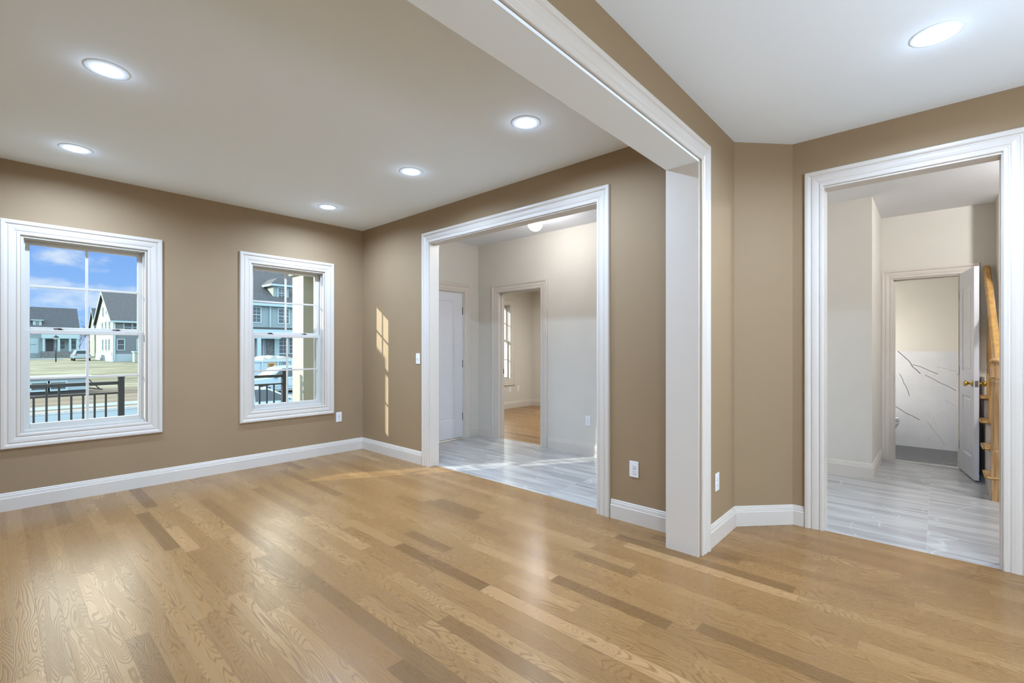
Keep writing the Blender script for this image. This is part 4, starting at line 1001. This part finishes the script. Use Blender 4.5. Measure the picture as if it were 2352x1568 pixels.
mb = MB(); mb.prism([(vx-.9, vz+.98), (vx-.68, vz+1.58), (vx-.5, vz+1.64), (vx+.5, vz+1.64), (vx+.68, vz+1.58), (vx+.9, vz+.98)], 'y', vy+.15, vy+3.3); mb.build('cabin', [CARW], v, bevel=.05)
mb = MB(); mb.prism([(vx-.72, vz+1.05), (vx-.58, vz+1.5), (vx+.58, vz+1.5), (vx+.72, vz+1.05)], 'y', vy+.13, vy+.16); mb.build('rear_window', [CARG], v)
for sg in (-1, 1):
    for yy in (vy+.9, vy+3.6): mb = MB(); mb.tube((vx+sg*.72, yy, vz+.35), (vx+sg*.95, yy, vz+.35), .35, n=24); mb.build('wheel', [RUB], v)
    mb = MB(); mb.box(vx+sg*.72-.14, vx+sg*.72+.14, vy-.02, vy+.02, vz+.82, vz+.95); mb.build('tail_lamp', [REDL], v)
mb = MB(); mb.box(vx-.9, vx+.9, vy-.06, vy+.02, vz+.32, vz+.42); mb.build('bumper', [BLACKM], v)
v = vehicle('sedan_car', -2.2, 103, -.69, 4.6, 1.8, car_body, car_cab, (-1.4, 1.42), .34, CARD, 'dark sedan in front of the low house at far left', 'car', car_win, flip=False)
extra(v, 'tail_lamp', [(-.2, .12, 102.05, 102.1, -.08, .06)], REDL)
# dump truck body with a tarp
tk = empty('dump_truck', (10.3, 32, -1.63), 'white high-sided dump truck with a bunched tarp, behind the white vehicle', 'truck')
mb = MB(); mb.box(7.6, 12.0, 31.0, 33.2, -.95, .30); mb.build('dump_body', [CARW], tk, bevel=.02)
mb = MB(); mb.box(7.5, 12.15, 30.9, 31.02, .20, .34)
for x in (7.6, 8.6, 9.85, 10.95, 11.95): mb.box(x-.05, x+.05, 30.9, 31.02, -.95, .2)
mb.build('side_rib', [CARW], tk, bevel=.01)
mb = MB(); mb.box(10.28, 10.78, 30.9, 30.98, -.17, .12); sg = mb.build('sign', [mat('amber_sign', srgb(186, 140, 66), .6)], tk)
mb = MB()
for r_ in range(2):
    x = 10.33
    for wd in ((.10, .07, .09, .08, .11) if r_ == 0 else (.12, .09, .13)):
        mb.box(x, x+wd*.8-.012, 30.885, 30.90, -.02-r_*.12, .07-r_*.12); x += wd*.8
mb.build('sign_lettering', [mat('sign_letters', srgb(96, 50, 36), .6)], sg)
# fleet number painted on the rear panel
fc = bpy.data.curves.new('number', 'FONT'); fc.body = '3288'; fc.size = .27; fc.extrude = .004
fo = bpy.data.objects.new('tmp', fc); COL.objects.link(fo); bpy.context.view_layer.update()
me = bpy.data.meshes.new_from_object(fo.evaluated_get(bpy.context.evaluated_depsgraph_get())); bpy.data.objects.remove(fo)
me.materials.clear(); me.materials.append(BLACKM); no = bpy.data.objects.new('painted_number', me); COL.objects.link(no); no.parent = tk
no.location = (11.02-10.3, 30.985-32, -.03+1.63); no.rotation_euler = (math.pi/2, 0, 0)
mb = MB(); mb.tube((8.4, 31.0, -1.13), (8.4, 33.2, -1.13), .5, n=28); mb.build('wheel', [RUB], tk)
mb = MB(); mb.tube((11.2, 31.0, -1.13), (11.2, 33.2, -1.13), .5, n=28); mb.build('wheel', [RUB], tk)
mb = MB(); mb.box(7.4, 12.0, 31.5, 32.7, -1.15, -.95); mb.build('chassis', [BLACKM], tk)
mb = MB(); nx_, ny_ = 40, 14; rnd = random.Random(4); grid = []
for i in range(nx_+1):
    for j in range(ny_+1):
        x = 9.0+3.15*i/nx_; yy = 30.95+2.2*j/ny_
        hgt = .36+.22*math.exp(-((x-11.6)/.45)**2)+.22*math.exp(-((x-10.6)/.5)**2)+.12*math.sin(x*9+yy*3)*math.exp(-((x-10)/1.0)**2)+rnd.uniform(-.02, .03)
        if j in (0, ny_) or i in (0, nx_): hgt = .33
        grid.append((x, yy, hgt))
mb.raw(grid, [(i*(ny_+1)+j, (i+1)*(ny_+1)+j, (i+1)*(ny_+1)+j+1, i*(ny_+1)+j+1) for i in range(nx_) for j in range(ny_)], 0, True)
mb.build('tarp', [TARP], tk)
# long low site trailer in the larger window
tl = empty('site_trailer', (-3, 34.8, -1.58), 'long low pale trailer with dark windows beyond the street', 'trailer')
mb = MB(); mb.box(-9, .76, 34, 36.4, -1.35, -.62); mb.build('body', [mat('trailer_side', srgb(138, 152, 155), .6, noise=.03)], tl)
mb = MB(); mb.box(-9.2, 1.0, 33.8, 36.6, -.62, -.50); mb.build('roof', [mat('trailer_roof', srgb(112, 122, 120), .6)], tl, bevel=.03)
hwindow(tl, -1.75, -1.1, -1.25, -.85, 34, cols=1, rows=2); hwindow(tl, -.95, -.30, -1.25, -.85, 34, cols=1, rows=2)
mb = MB(); mb.box(-9, .7, 34.2, 36.2, -1.62, -1.35); mb.build('chassis', [BLACKM], tl)
mb = MB(); mb.tube((.76, 34.6, -1.3), (1.5, 34.9, -1.45), .04); mb.tube((.76, 34.6, -.7), (1.4, 34.9, -1.45), .03); mb.build('tow_bar', [BLACKM], tl)
# street lamp
lp = empty('street_lamp', (2.30, 84, -.73), 'thin black street lamp post in front of the low house', 'street lamp')
mb = MB(); mb.tube((2.30, 84, -.73), (2.30, 84, 2.3), .07, .05); mb.build('pole', [BLACKM], lp)
mb = MB(); mb.lathe([(.10, 2.3), (.2, 2.4), (.24, 2.62), (.22, 2.66)], 16, (2.30, 84, 0)); mb.build('lamp_glass', [HTRIM], lp)
mb = MB(); mb.lathe([(.36, 2.66), (.2, 2.8), (.05, 2.95)], 16, (2.30, 84, 0)); mb.build('lamp_cap', [BLACKM], lp)
# pale bin / retaining box beside the tall house
cb = empty('utility_box', (10.2, 76.5, -.76), 'pale boxy enclosure standing by the tall house', 'utility box')
mb = MB(); mb.box(9.55, 12.5, 76, 77.5, -.76, .55); mb.build('body', [SID_CREAM], cb); mb = MB(); mb.box(9.45, 12.6, 75.9, 77.6, .55, .75); mb.build('lid', [HTRIM], cb)
# bare trees between the houses
def tree(x, y, z, hgt, seed, label):
    rn = random.Random(seed); root = empty('bare_tree', (x, y, z), label, 'tree', 'bare trees between the far houses'); tr_, br = MB(), MB()
    def grow(p, d, L, r, lv):
        q = p+d*L; (tr_ if lv == 0 else br).tube(p, q, r, r*.65, 6)
        if lv >= 4: return
        for k in range(4 if lv < 3 else 4):
            nd = (d+Vector((rn.uniform(-.8, .8), rn.uniform(-.5, .5), rn.uniform(-.15, .5)))).normalized()
            grow(p+d*L*rn.uniform(.55, 1.0), nd, L*rn.uniform(.55, .8), r*.55, lv+1)
    grow(Vector((x, y, z)), Vector((0, 0, 1)), hgt*.36, hgt*.014, 0)
    tr_.build('trunk', [BARK], root); br.build('branches', [BARK], root)
tree(9.6, 170, -.73, 9.5, 3, 'bare winter tree right of the low house roof'); tree(13.1, 158, -.73, 10, 8, 'bare winter tree hidden partly behind the cream gable'); tree(10.2, 147, -.73, 6.5, 5, 'low bare tree behind the small white vehicle')
print('objects', len(bpy.data.objects))
